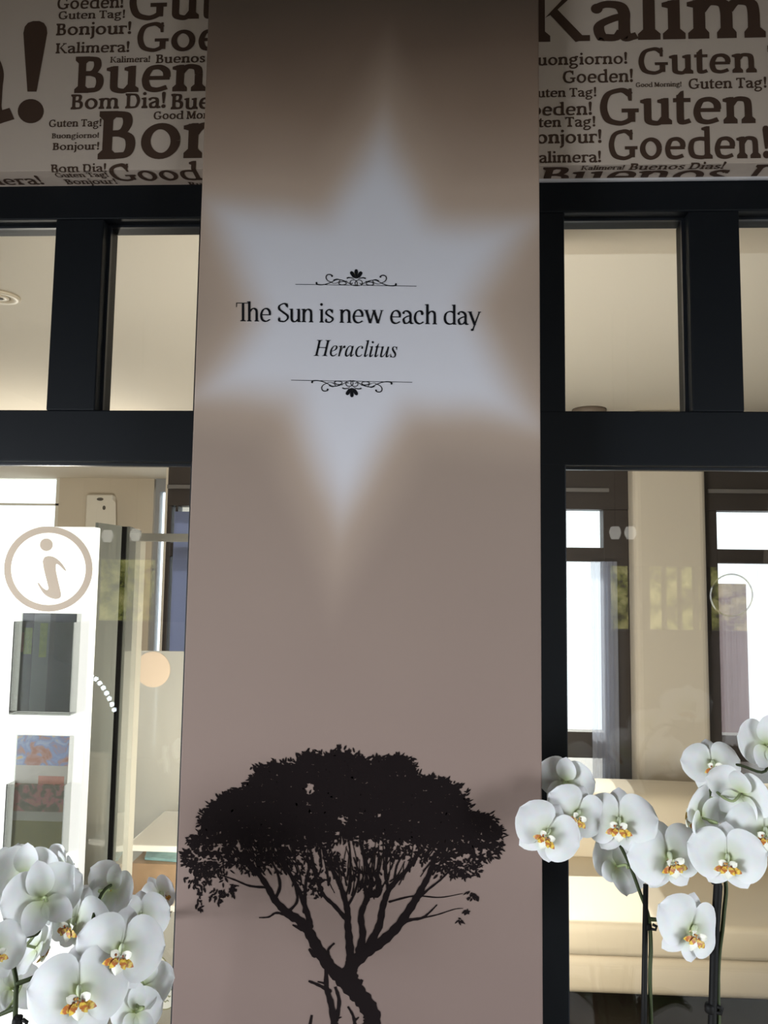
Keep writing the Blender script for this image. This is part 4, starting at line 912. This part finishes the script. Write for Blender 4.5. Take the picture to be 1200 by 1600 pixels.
bm = bmesh.new(); vpanel(bm, (pD[0]-0.012, pD[1]-0.004), (pD[0]+0.012, pD[1]+0.006), 0.02, sc_top-0.012, 0.012); fin('corner_post', bm, M['post'] if 'post' in M else M.setdefault('post', mat('pale_post', (0.42, 0.40, 0.34), 0.5)), sc)
boxes('plinth', [(pA[0]-0.004, pD[0]+0.36, 0.35, 0.98, 0, 0.02)], M['white'], sc)
xe = at(296, 840, 0.60).x
boxes('rail', [(pD[0], xe+0.03, 0.60, 0.612, at(250, 846, 0.6).z, at(250, 833.5, 0.6).z)], M['steel'], sc)
zsh = at(235, 1321, 0.62).z; ysb = at_z(235, 1266, zsh).y
xs0, xs1 = at(199, 1300, 0.62).x, at(300, 1300, 0.62).x+0.04
boxes('shelf', [(xs0, xs1, 0.62, ysb, zsh-0.014, zsh)], M['white'], sc, 0.002)
zlo = at(230, 1402, 0.66).z
boxes('lower_shelf', [(xs0, xs1, 0.62, ysb, zlo-0.014, zlo)], M['white'], sc, 0.002)
zfp = at(240, 1017, ysb).z
boxes('frosted_back', [(at(206, 1100, ysb).x, xs1, ysb, ysb+0.006, 0.02, zfp)], M['frost'], sc)
M['orange'] = mat('pale_orange_vinyl', (0.47, 0.365, 0.265), 0.6)
cc = at(239, 1046, ysb-0.001)
rs = empty('round_sticker', cc, 'pale orange round sticker on the frosted glass by the pillar', 'sticker')
vinyl('disc', [blob(239, 1046, 27, 28, 32)], M['orange'], ysb-0.0012, rs, 0.0008)
# tray and magazine on the lower shelf
M['tray'] = mat('tan_card', (0.30, 0.20, 0.12), 0.5, noise=0.3, nscale=30)
tz = at(235, 1363, 0.66).z; tz1 = at(235, 1349, 0.66).z
tx0, tx1 = at(206, 1355, 0.66).x, at(290, 1355, 0.66).x
bx = empty('book', ((tx0+tx1)/2, 0.72, zlo), 'thick tan covered book lying on lower showcase shelf', 'book')
box('page_block', (tx0+0.004, tx1-0.004, 0.664, 0.784, zlo+0.003, tz1-0.003), M['white'], bx)
boxes('cover', [(tx0, tx1, 0.66, 0.79, tz1-0.003, tz1), (tx0, tx1, 0.66, 0.79, zlo+0.0002, zlo+0.003), (tx0, tx1, 0.657, 0.66, zlo+0.0002, tz1)], M['tray'], bx)
bm = bmesh.new(); q = [(at(226, 1346, 0.68).x, 0.68), (at(285, 1346, 0.68).x, 0.67), (at(290, 1340, 0.78).x, 0.78), (at(232, 1340, 0.78).x, 0.785)]
lo = [bm.verts.new((x, y, tz1+0.0004)) for x, y in q]; hi = [bm.verts.new((x, y, tz1+0.006)) for x, y in q]
bm.faces.new(lo[::-1]); bm.faces.new(hi)
for k in range(4): bm.faces.new((lo[k], lo[(k+1) % 4], hi[(k+1) % 4], hi[k]))
o = fin('booklet', bm, pmat('print_teal', (0.30, 0.52, 0.55), 0.5, 30)); tag(o, 'thin pale teal booklet lying on the tan book', 'booklet')
# two round seals on the pane beside the pillar
M['olive_line'] = mat('olive_ink', (0.20, 0.19, 0.07), 0.6)
M['seal'] = mat('cream_seal', (0.60, 0.55, 0.42), 0.6)
for (sx, sy, r, lab) in ((243, 1511, 19, 'round cream seal with olive rim on the left pane beside pillar foot'), (257, 1560, 18, 'lower of the two olive rimmed seals beside the pillar, partly behind petals')):
    s_ = empty('round_seal', at(sx, sy, YV), lab, 'sticker', 'olive rimmed seals on the left pane')
    vinyl('disc', [blob(sx, sy, r-1.6, r-1.6, 28)], M['seal'], YV, s_)
    vinyl('rim', ring_poly(sx, sy, r, r-1.6, 32), M['olive_line'], YV-0.0001, s_)
    scr = ribbon(spline([(sx-9, sy-2), (sx-6, sy-7), (sx-4, sy-1), (sx-1, sy-5), (sx+2, sy-1), (sx+4, sy-6), (sx+7, sy-2), (sx+9, sy-4)], 4), lambda i, t, tx, ty: (-ty*.6, tx*.6)) + ribbon(spline([(sx-5, sy+5), (sx-2, sy+3), (sx+1, sy+6), (sx+4, sy+3), (sx+6, sy+5)], 4), lambda i, t, tx, ty: (-ty*.5, tx*.5))
    vinyl('scribble', scr, M['olive_line'], YV-0.0006, s_)
# ---------------------------------------------------------------- window ledges carrying the orchids
ZLG = 0.55
for nm, a, b, lab in (('trim_1', -2.9, XL-0.01, 'window ledge left'), ('trim_2', XR+0.01, XEND+0.3, 'window ledge right')):
    o = box(nm, (a, b, -0.62, YF-0.002, 0, ZLG), M['white'], None, 0.004); tag(o, lab, 'ledge', kind='structure')

# ---------------------------------------------------------------- orchids
def petal_mat():
    m = bpy.data.materials.new('white_petal'); m.use_nodes = True; nt = m.node_tree; nt.nodes.clear(); N = nt.nodes.new; L = nt.links.new
    out = N('ShaderNodeOutputMaterial'); tc = N('ShaderNodeTexCoord'); ln = N('ShaderNodeVectorMath'); ln.operation = 'LENGTH'
    L(tc.outputs['Object'], ln.inputs[0])
    cr = N('ShaderNodeValToRGB'); L(ln.outputs['Value'], cr.inputs[0]); e = cr.color_ramp
    e.elements[0].position = 0.02; e.elements[0].color = (0.55, 0.62, 0.30, 1); e.elements[1].position = 0.30; e.elements[1].color = (0.90, 0.905, 0.90, 1)
    q = e.elements.new(0.14); q.color = (0.76, 0.79, 0.66, 1)
    nz = N('ShaderNodeTexNoise'); nz.inputs['Scale'].default_value = 9; L(tc.outputs['Object'], nz.inputs['Vector'])
    mx = N('ShaderNodeMixRGB'); mx.blend_type = 'MULTIPLY'; mx.inputs[0].default_value = 0.10; L(cr.outputs[0], mx.inputs[1]); L(nz.outputs['Color'], mx.inputs[2])
    d = N('ShaderNodeBsdfDiffuse'); t = N('ShaderNodeBsdfTranslucent'); L(mx.outputs[0], d.inputs[0]); L(mx.outputs[0], t.inputs[0])
    ms = N('ShaderNodeMixShader'); ms.inputs[0].default_value = 0.30; L(d.outputs[0], ms.inputs[1]); L(t.outputs[0], ms.inputs[2])
    L(ms.outputs[0], out.inputs[0]); return m
M['petal'] = petal_mat()
def lip_mat():
    m = mat('freckled_lip', (0.7, 0.5, 0.1), 0.5); nt = m.node_tree; p = nt.nodes['Principled BSDF']
    tc = nt.nodes.new('ShaderNodeTexCoord'); n = nt.nodes.new('ShaderNodeTexNoise'); n.inputs['Scale'].default_value = 26; nt.links.new(tc.outputs['Object'], n.inputs['Vector'])
    cr = nt.nodes.new('ShaderNodeValToRGB'); e = cr.color_ramp; e.elements[0].position = 0.40; e.elements[0].color = (0.72, 0.52, 0.07, 1); e.elements[1].position = 0.58; e.elements[1].color = (0.42, 0.12, 0.02, 1)
    nt.links.new(n.outputs['Fac'], cr.inputs[0]); nt.links.new(cr.outputs[0], p.inputs['Base Color']); return m
M['lip'] = lip_mat()
M['lipwhite'] = mat('lip_white', (0.80, 0.79, 0.68), 0.5, noise=0.05, nscale=20)
M['lipdark'] = mat('rust_spots', (0.20, 0.045, 0.015), 0.6, noise=0.4, nscale=30)
M['stem'] = mat('olive_stem', (0.040, 0.052, 0.020), 0.6, 0.2, noise=0.3, nscale=30)
M['pedicel'] = mat('pale_green_stalk', (0.26, 0.31, 0.14), 0.5, noise=0.2, nscale=30)
M['stake'] = mat('dark_stake', (0.006, 0.0055, 0.005), 0.6, 0.15, noise=0.3, nscale=40)
M['leaf'] = mat('orchid_leaf', (0.05, 0.12, 0.035), 0.35, noise=0.2, nscale=6)
M['pot'] = mat('white_glazed_pot', (0.75, 0.74, 0.72), 0.2); M['bark'] = mat('bark_chips', (0.10, 0.06, 0.035), 0.9, noise=0.5, nscale=60, bump=0.6, bscale=80)

def lobe(bm, base, ang, Ln, W, p, q, zfun, nt_=9, ns=8, mi=0, claw=0.05):
    d = Vector((math.cos(ang), math.sin(ang), 0)); n = Vector((-d.y, d.x, 0)); g = []
    for i in range(nt_+1):
        t = i/nt_; wv = max(W*math.sin(PI*min(1, t**p))**q if 0 < t < 1 else 0, claw*W*(1-t)); row = []
        for j in range(ns+1):
            s = -1+2*j/ns; P = Vector(base)+d*(Ln*t)+n*(s*wv); P.z += zfun(t, s); row.append(bm.verts.new(P))
        g.append(row)
    for i in range(nt_):
        for j in range(ns):
            f = bm.faces.new((g[i][j], g[i+1][j], g[i+1][j+1], g[i][j+1])); f.material_index = mi
def flower_meshes(seed):
    r = random.Random(seed); bm = bmesh.new()
    a = lambda s: r.uniform(-s, s)
    ph = r.uniform(0, 6)
    # three sepals behind
    lobe(bm, (0, 0.02, -0.03), R(90)+a(.06), 0.44+a(.02), 0.175, 0.80, 0.60, lambda t, s: 0.03*math.sin(PI*t)-0.10*t*t-0.05*s*s*math.sin(PI*t))
    for sg_ in (-1, 1):
        lobe(bm, (sg_*.015, -0.02, -0.03), R(-90+sg_*36)+a(.07), 0.42+a(.02), 0.165, 0.80, 0.60, lambda t, s: 0.02*math.sin(PI*t)-0.12*t*t-0.04*s*s*math.sin(PI*t))
    # two broad petals in front
    for sg_ in (-1, 1):
        k = r.uniform(.7, 1.2)
        lobe(bm, (sg_*.012, 0.02, 0.0), R(90-sg_*(80+a(5))), 0.505+a(.01), 0.345+a(.012), 0.72, 0.50,
             lambda t, s: 0.055*math.sin(PI*t)-0.10*k*t*t-0.055*s*s*math.sin(PI*t)+0.012*math.sin(5*t+4*s+ph), 11, 12)
    # column
    res = bmesh.ops.create_uvsphere(bm, u_segments=10, v_segments=7, radius=1)
    for v in res['verts']: v.co = Vector((v.co.x*0.030, 0.035+v.co.y*0.060, 0.05+v.co.z*0.05))
    bmesh.ops.recalc_face_normals(bm, faces=bm.faces[:])
    me = bpy.data.meshes.new('flower'); bm.to_mesh(me); bm.free(); me.materials.append(M['petal'])
    for p in me.polygons: p.use_smooth = True
    lb = bmesh.new()
    for sg_ in (-1, 1):   # upright side lobes, freckled inside
        lobe(lb, (sg_*.012, -0.035, 0.05), R(90-sg_*62), 0.095, 0.040, 0.9, 0.6, lambda t, s: 0.02+0.09*math.sin(PI*t*.6)+0.02*s*s, 5, 4, 1)
        lobe(lb, (sg_*.016, -0.055, 0.06), R(-90+sg_*66), 0.140, 0.036, 0.8, 0.6, lambda t, s: 0.05+0.03*math.sin(PI*t), 5, 4, 0)
    lobe(lb, (0, -0.04, 0.06), R(-90), 0.16, 0.062, 0.75, 0.7, lambda t, s: 0.05+0.05*math.sin(PI*t)-0.03*s*s, 7, 6, 1)   # pale mid lobe
    for sg_ in (-1, 1): lobe(lb, (sg_*.01, -0.05, 0.10), R(-90+sg_*34), 0.11, 0.030, 0.8, 0.7, lambda t, s: 0.035+0.02*math.sin(PI*t), 5, 4, 0)
    for k in range(9):
        x, y = a(.05), -0.055+a(.035); res = bmesh.ops.create_uvsphere(lb, u_segments=6, v_segments=4, radius=1)
        for v in res['verts']: v.co = Vector((x+v.co.x*.010, y+v.co.y*.014, 0.135+v.co.z*.012))
        mi = 2 if k < 5 else 0
        for f in lb.faces[-24:]: f.material_index = mi
    lb.faces.ensure_lookup_table()
    bmesh.ops.recalc_face_normals(lb, faces=lb.faces[:])
    ml = bpy.data.meshes.new('lip'); lb.to_mesh(ml); lb.free()
    for m_ in (M['lip'], M['lipwhite'], M['lipdark']): ml.materials.append(m_)
    for p in ml.polygons: p.use_smooth = True
    return me, ml
VAR = [flower_meshes(s) for s in (3, 8, 14, 21)]
FCOUNT = [0]
def flower(plant, px, py, Y, wpx, yaw=0, pitch=0, roll=0, stem=None):
    pos = at(px, py, Y); dist = (pos-CAM).dot(fwd); size = wpx*1.08/F*dist
    z = (CAM-pos).normalized(); x = Vector((0, 0, 1)).cross(z).normalized(); y = z.cross(x)
    B = Matrix((x, y, z)).transposed().to_3x3()
    Rm = B @ Matrix.Rotation(R(yaw), 3, 'Y') @ Matrix.Rotation(R(-pitch), 3, 'X') @ Matrix.Rotation(R(roll), 3, 'Z')
    # the lip sits a little under the flower's centre
    cpos = pos + Rm @ Vector((0, 0.05, -0.10))*size
    me, ml = VAR[FCOUNT[0] % 4]; FCOUNT[0] += 1
    o = link('flower', me, plant); o.location = cpos-plant.location; o.rotation_euler = Rm.to_euler(); o.scale = (size,)*3
    l = link('lip', ml, o); l.scale = (1.22, 1.15, 1.0); tag(l, 'yellow and rust freckled lip')
    return cpos, Rm @ Vector((0, 0, -1)), size
def orchid(label, base_px, spikes, stakes, flowers, clips=(), leaves=4, group=None):
    bp = at(base_px[0], 1600, base_px[1]); root = empty('orchid', (bp.x, bp.y, ZLG), label, 'orchid', group)
    P = Vector((bp.x, bp.y, ZLG))
    lathe('pot', P, [(0.034, 0.0003), (0.040, 0.004), (0.048, 0.12), (0.052, 0.15), (0.049, 0.152), (0.045, 0.13)], M['pot'], root)
    lathe('bark', P, [(0.043, 0.110), (0.044, 0.128), (0.025, 0.136), (0.005, 0.138)], M['bark'], root)
    rnd = random.Random(int(bp.x*1000))
    for k in range(leaves):
        a = rnd.uniform(0, 0.6)+k*2*PI/leaves; bm = bmesh.new(); g = []
        for i in range(9):
            t = i/8; row = []
            for j in range(5):
                s = -1+j/2; wv = 0.032*math.sin(PI*min(1, (t*.9+.1)**.8))**.7
                r_ = 0.012+0.115*t; row.append(bm.verts.new(P+Vector((math.cos(a)*r_-math.sin(a)*s*wv, math.sin(a)*r_+math.cos(a)*s*wv, 0.135+0.05*math.sin(PI*t*.75)+0.008*s*s))))
            g.append(row)
        for i in range(8):
            for j in range(4): bm.faces.new((g[i][j], g[i+1][j], g[i+1][j+1], g[i][j+1]))
        o = fin('leaf', bm, M['leaf'], root, True); sm = o.modifiers.new('s', 'SOLIDIFY'); sm.thickness = 0.0025
    paths = []
    bm = bmesh.new()
    for sp in spikes:
        pts = [P+Vector((0.012, 0, 0.13))] if sp[0] == 'pot' else []
        pts += [at(q[0], q[1], q[2]) for q in sp if q != 'pot']
        c = [Vector(q) for q in spline([tuple(v) for v in pts], 6)]
        n = len(c); add_tube(bm, c, [0.0030-0.0012*i/n for i in range(n)], 7); paths += c
    ends = []
    for f in flowers: ends.append(flower(root, *f))
    for cpos, back, size in ends:
        s0 = cpos+back*size*0.04; near = min(paths, key=lambda q: (q-s0).length + (0.4 if (q-s0).length < .004 else 0))
        if (near-s0).length < 0.13:
            mid = s0+back*min(size*.25, 0.02); c = [Vector(q) for q in spline([tuple(s0), tuple(mid), tuple((mid+near)/2+Vector((0, 0, -0.004))), tuple(near)], 5)]
            pb = bmesh.new(); add_tube(pb, c, [0.0019]*len(c), 6); fin('pedicel', pb, M['pedicel'], root, True)
    fin('stem', bm, M['stem'], root, True)
    for st_ in stakes:
        pts = [P+Vector((-0.008, 0, 0.10))] + [at(*q[:3]) for q in st_]; rr = [st_[0][3]]+[q[3] for q in st_]
        bm = bmesh.new(); add_tube(bm, pts, rr, 8); fin('stake', bm, M['stake'], root, True)
    for cx, cy, Y, s in clips:
        c = at(cx, cy, Y); bm = bmesh.new()
        add_lathe(bm, c-Vector((0, 0, s)), [(s*.9, 0), (s*1.15, s*.5), (s*1.15, s*1.4), (s*.9, s*2)], 12)
        add_tube(bm, [c+Vector((s*.8, -s*.3, -s*.6)), c+Vector((s*2.2, -s*.5, -s*.8)), c+Vector((s*2.5, -s*.5, s*.2)), c+Vector((s*1.4, -s*.4, s*.7))], s*.45, 6)
        fin('clip', bm, M['stake'], root, True)
    return root
GO = 'white potted orchids along the window'
orchid('white orchid with an arching spike whose end flowers overlap the pillar edge', (1010, 0.015),
       [['pot', (1016, 1560, -0.04), (1017, 1480, -0.04), (1013, 1432, -0.04), (1000, 1395, -0.035), (984, 1352, -0.03), (966, 1316, -0.03), (948, 1288, -0.01), (912, 1268, 0.0), (884, 1258, 0.0), (860, 1262, -0.02)],
        [(1016, 1436, -0.04), (1030, 1437, -0.04), (1052, 1437, -0.04), (1072, 1446, -0.045)]],
       [[(1006, 1600, -0.044, 0.0042), (1009, 1382, -0.040, 0.0036)]],
       [(853, 1309, -0.075, 98, 6, -8, -26), (902, 1279, -0.055, 92, 20, -10, -22), (887, 1222, 0.045, 84, 165, 20, 8),
        (967, 1294, -0.055, 108, -4, -4, 0), (955, 1360, -0.005, 88, -145, -10, 30), (1052, 1350, -0.065, 116, 28, -8, 14), (1086, 1464, -0.085, 110, 38, -12, -12)],
       [(1012, 1447, -0.04, 0.0045)], group=GO)
orchid('white orchid on a thick dark stake at the right edge of the photo', (1116, -0.10),
       [['pot', (1122, 1560, -0.05), (1130, 1440, -0.05), (1134, 1380, -0.045), (1118, 1330, -0.035), (1100, 1290, -0.03), (1108, 1245, -0.025), (1118, 1215, -0.02), (1150, 1195, -0.02), (1196, 1205, -0.02), (1206, 1150, -0.02)],
        [(1118, 1330, -0.035), (1150, 1310, -0.04), (1200, 1310, -0.05)]],
       [[(1113, 1600, -0.055, 0.0058), (1116, 1480, -0.054, 0.0058), (1122, 1384, -0.050, 0.0062), (1121, 1376, -0.050, 0.0058), (1112, 1377, -0.051, 0.004)]],
       [(1116, 1200, -0.03, 84, 14, 6, 6), (1163, 1238, -0.06, 96, 150, 30, 20), (1082, 1278, -0.055, 96, -120, 10, 40), (1137, 1352, -0.105, 108, 2, -14, 0),
        (1197, 1309, -0.095, 106, 8, -6, 0), (1192, 1170, -0.02, 92, -150, -6, 0), (1150, 1268, -0.02, 90, 170, -20, 10)],
       [(1109, 1575, -0.055, 0.0060)], group=GO)
orchid('white orchid with a zigzag dark stem by the glowing panel, leftmost', (22, -0.19),
       [['pot', (24, 1590, -0.24), (26, 1540, -0.24), (18, 1492, -0.235), (20, 1466, -0.23), (58, 1459, -0.22), (64, 1430, -0.21), (80, 1400, -0.20), (118, 1375, -0.18)],
        [(26, 1537, -0.24), (52, 1527, -0.235), (78, 1509, -0.22)], [(20, 1466, -0.23), (13, 1440, -0.22), (12, 1410, -0.21), (2, 1390, -0.20), (20, 1375, -0.19)], [(24, 1575, -0.24), (8, 1582, -0.24), (-10, 1590, -0.24)]],
       [[(26, 1612, -0.245, 0.0045), (30, 1588, -0.245, 0.0045)]],
       [(40, 1372, -0.19, 96, 168, 6, 6), (66, 1412, -0.225, 112, -172, -4, -14), (8, 1360, -0.16, 76, -140, 10, 0), (112, 1362, -0.18, 86, 110, 14, 34), (-6, 1492, -0.29, 96, 16, 0, 0),
        (66, 1488, -0.20, 84, 120, -20, -30), (14, 1556, -0.21, 88, -150, -16, 0), (104, 1408, -0.17, 92, 60, -10, 24)],
       [(27, 1596, -0.245, 0.0050)], group=GO)
orchid('white orchid with the two largest open flowers, beside the foot of pillar on left', (150, -0.30),
       [['pot', (150, 1600, -0.24), (150, 1530, -0.235), (148, 1480, -0.22), (145, 1440, -0.20), (156, 1402, -0.18), (170, 1385, -0.16), (190, 1380, -0.14)],
        [(148, 1490, -0.225), (200, 1480, -0.19), (236, 1458, -0.12), (258, 1438, -0.05)], [(150, 1560, -0.24), (200, 1560, -0.22), (232, 1558, -0.20)]],
       [[(152, 1600, -0.235, 0.0040), (153, 1432, -0.20, 0.0034)]],
       [(123, 1564, -0.31, 142, -2, -8, 2), (187, 1496, -0.28, 128, 4, -6, -12), (108, 1450, -0.20, 104, -38, -4, -18), (178, 1394, -0.15, 86, 140, 0, 30), (222, 1441, -0.12, 86, 8, 4, 0),
        (256, 1402, 0.045, 66, 40, 10, 20), (226, 1552, -0.19, 88, 165, -24, 10), (206, 1590, -0.23, 84, -150, -10, 0), (262, 1432, 0.045, 60, 80, -10, 60), (150, 1430, -0.15, 90, 170, -10, 0)],
       [], group=GO)
# ---------------------------------------------------------------- what the panes mirror: the window band and hedge behind the photographer
YBK = -5.0
def mir(px, py): return at(px, py, 2*YG-YBK)
zb0, zb1 = mir(1050, 985).z, mir(1050, 885).z
o = box('wall_back', (-3.0, XEND+0.5, YBK-0.1, YBK, 0, zb0), M['front_wall']); tag(o, 'back wall below the window band', 'wall', kind='structure')
o = box('wall_back.001', (-3.0, XEND+0.5, YBK-0.1, YBK, zb1, ZC), M['front_wall']); tag(o, 'back wall above the window band', 'wall', kind='structure')
edges = [-3.0]
bw = empty('window_6', (0, YBK, zb0), 'window band in the back wall', 'window', kind='structure')
for a, b in ((885, 955), (985, 1016), (1038, 1042), (1063, 1066), (1087, 1093), (1099, 1112), (1300, 1330)):
    box('post', (mir(a, 930).x, mir(b, 930).x, YBK-0.08, YBK-0.01, zb0, zb1), M['frame'], bw)
for a, b in ((-40, 20), (95, 150), (240, 300), (420, 520), (700, 760)):
    box('post', (mir(a, 930).x, mir(b, 930).x, YBK-0.08, YBK-0.01, zb0, zb1), M['frame'], bw)
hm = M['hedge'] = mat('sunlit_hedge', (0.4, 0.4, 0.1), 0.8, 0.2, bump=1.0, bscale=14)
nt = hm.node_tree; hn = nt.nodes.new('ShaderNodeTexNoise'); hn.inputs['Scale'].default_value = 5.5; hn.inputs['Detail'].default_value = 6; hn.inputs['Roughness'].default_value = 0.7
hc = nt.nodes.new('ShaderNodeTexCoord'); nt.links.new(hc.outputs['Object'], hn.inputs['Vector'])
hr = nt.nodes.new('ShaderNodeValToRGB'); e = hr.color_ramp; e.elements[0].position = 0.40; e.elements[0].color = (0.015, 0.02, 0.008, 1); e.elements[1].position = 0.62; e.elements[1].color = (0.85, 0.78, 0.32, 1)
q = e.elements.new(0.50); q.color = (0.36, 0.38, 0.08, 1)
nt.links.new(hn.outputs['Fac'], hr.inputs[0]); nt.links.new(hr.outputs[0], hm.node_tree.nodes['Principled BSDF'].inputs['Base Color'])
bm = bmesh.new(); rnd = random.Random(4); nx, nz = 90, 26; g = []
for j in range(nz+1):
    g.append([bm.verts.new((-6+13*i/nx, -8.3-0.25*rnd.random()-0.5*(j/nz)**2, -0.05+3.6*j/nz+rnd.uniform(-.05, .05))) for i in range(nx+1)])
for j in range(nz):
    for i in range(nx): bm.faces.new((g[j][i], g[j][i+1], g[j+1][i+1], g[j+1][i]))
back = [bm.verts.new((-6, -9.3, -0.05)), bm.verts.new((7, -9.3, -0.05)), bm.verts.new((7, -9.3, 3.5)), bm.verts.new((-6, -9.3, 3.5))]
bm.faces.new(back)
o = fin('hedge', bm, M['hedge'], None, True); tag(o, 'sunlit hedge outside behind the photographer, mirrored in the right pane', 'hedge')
M['paving'] = mat('pale_paving', (0.42, 0.40, 0.37), 0.9, noise=0.15, nscale=3)
o = box('floor_outside', (-8, 9, -10, -5.1, -0.15, -0.05), M['paving']); tag(o, 'paving outside', 'floor', kind='structure')

# lamps and a garland in the front room, mirrored in the panes
def mirY(px, py, Yb): p = at(px, py, 2*YG-Yb); return Vector((p.x, Yb, p.z))
M['shade'] = mat('lit_shade', (0.8, 0.78, 0.72), 0.5, emit=(1, 0.97, 0.9, 2.2))
for (x, y), lab in (((168, 838), 'pendant lamp behind the photographer, mirrored at the top of the glass showcase'), ((212, 836), 'pendant lamp behind the photographer, mirrored above the steel rail'), ((961, 833), 'pendant lamp behind the photographer, mirrored left of the beige column'), ((985, 833), 'pendant lamp behind the photographer, mirrored at the edge of the beige column')):
    p = mirY(x, y, -2.2); r_ = empty('pendant_lamp', p, lab, 'lamp', 'pendant lamps of the front room')
    lathe('shade', p, [(0.018, 0.03), (0.026, 0.012), (0.026, -0.005), (0.016, -0.028)], M['shade'], r_, 20)
    tube('cable', [p+Vector((0, 0, 0.029)), Vector((p.x, p.y, ZC-0.001))], 0.003, M['black'], r_, 6)
M['bulb'] = mat('cold_bulb', (0.9, 0.92, 1.0), 0.4, emit=(0.85, 0.92, 1.0, 14))
pts = [(140, 1056), (147, 1058), (153, 1064), (159, 1071), (164, 1079), (169, 1087), (173, 1096), (177, 1105), (180, 1113)]
P3 = [mirY(x, y, -3.6) for x, y in pts]
gr = empty('light_garland', P3[0], 'arched garland of cold white lights behind the photographer, mirrored in the left pane', 'garland')
tube('wire', [P3[0]+Vector((-0.25, 0, 0.12))]+P3+[Vector((P3[-1].x, -3.6, 0.0))], 0.006, M['black'], gr, 6)
for a, b in zip(P3[:-1], P3[1:]):
    tube('bulb', [a+(b-a)*0.15, a+(b-a)*0.5, a+(b-a)*0.85], [0.010, 0.016, 0.010], M['bulb'], gr, 8)

# the neighbouring house seen through the right far window
M['house'] = mat('mauve_render', (0.20, 0.125, 0.125), 0.9, 0.2, noise=0.3, nscale=3)
o = box('wall_outside', (at(1060, 1000, 6.0).x, at(1168, 1000, 6.0).x, 6.0, 6.4, -0.05, at(1140, 912, 6.0).z), M['house']); tag(o, 'low mauve wall outside the right far window', 'wall', kind='structure')
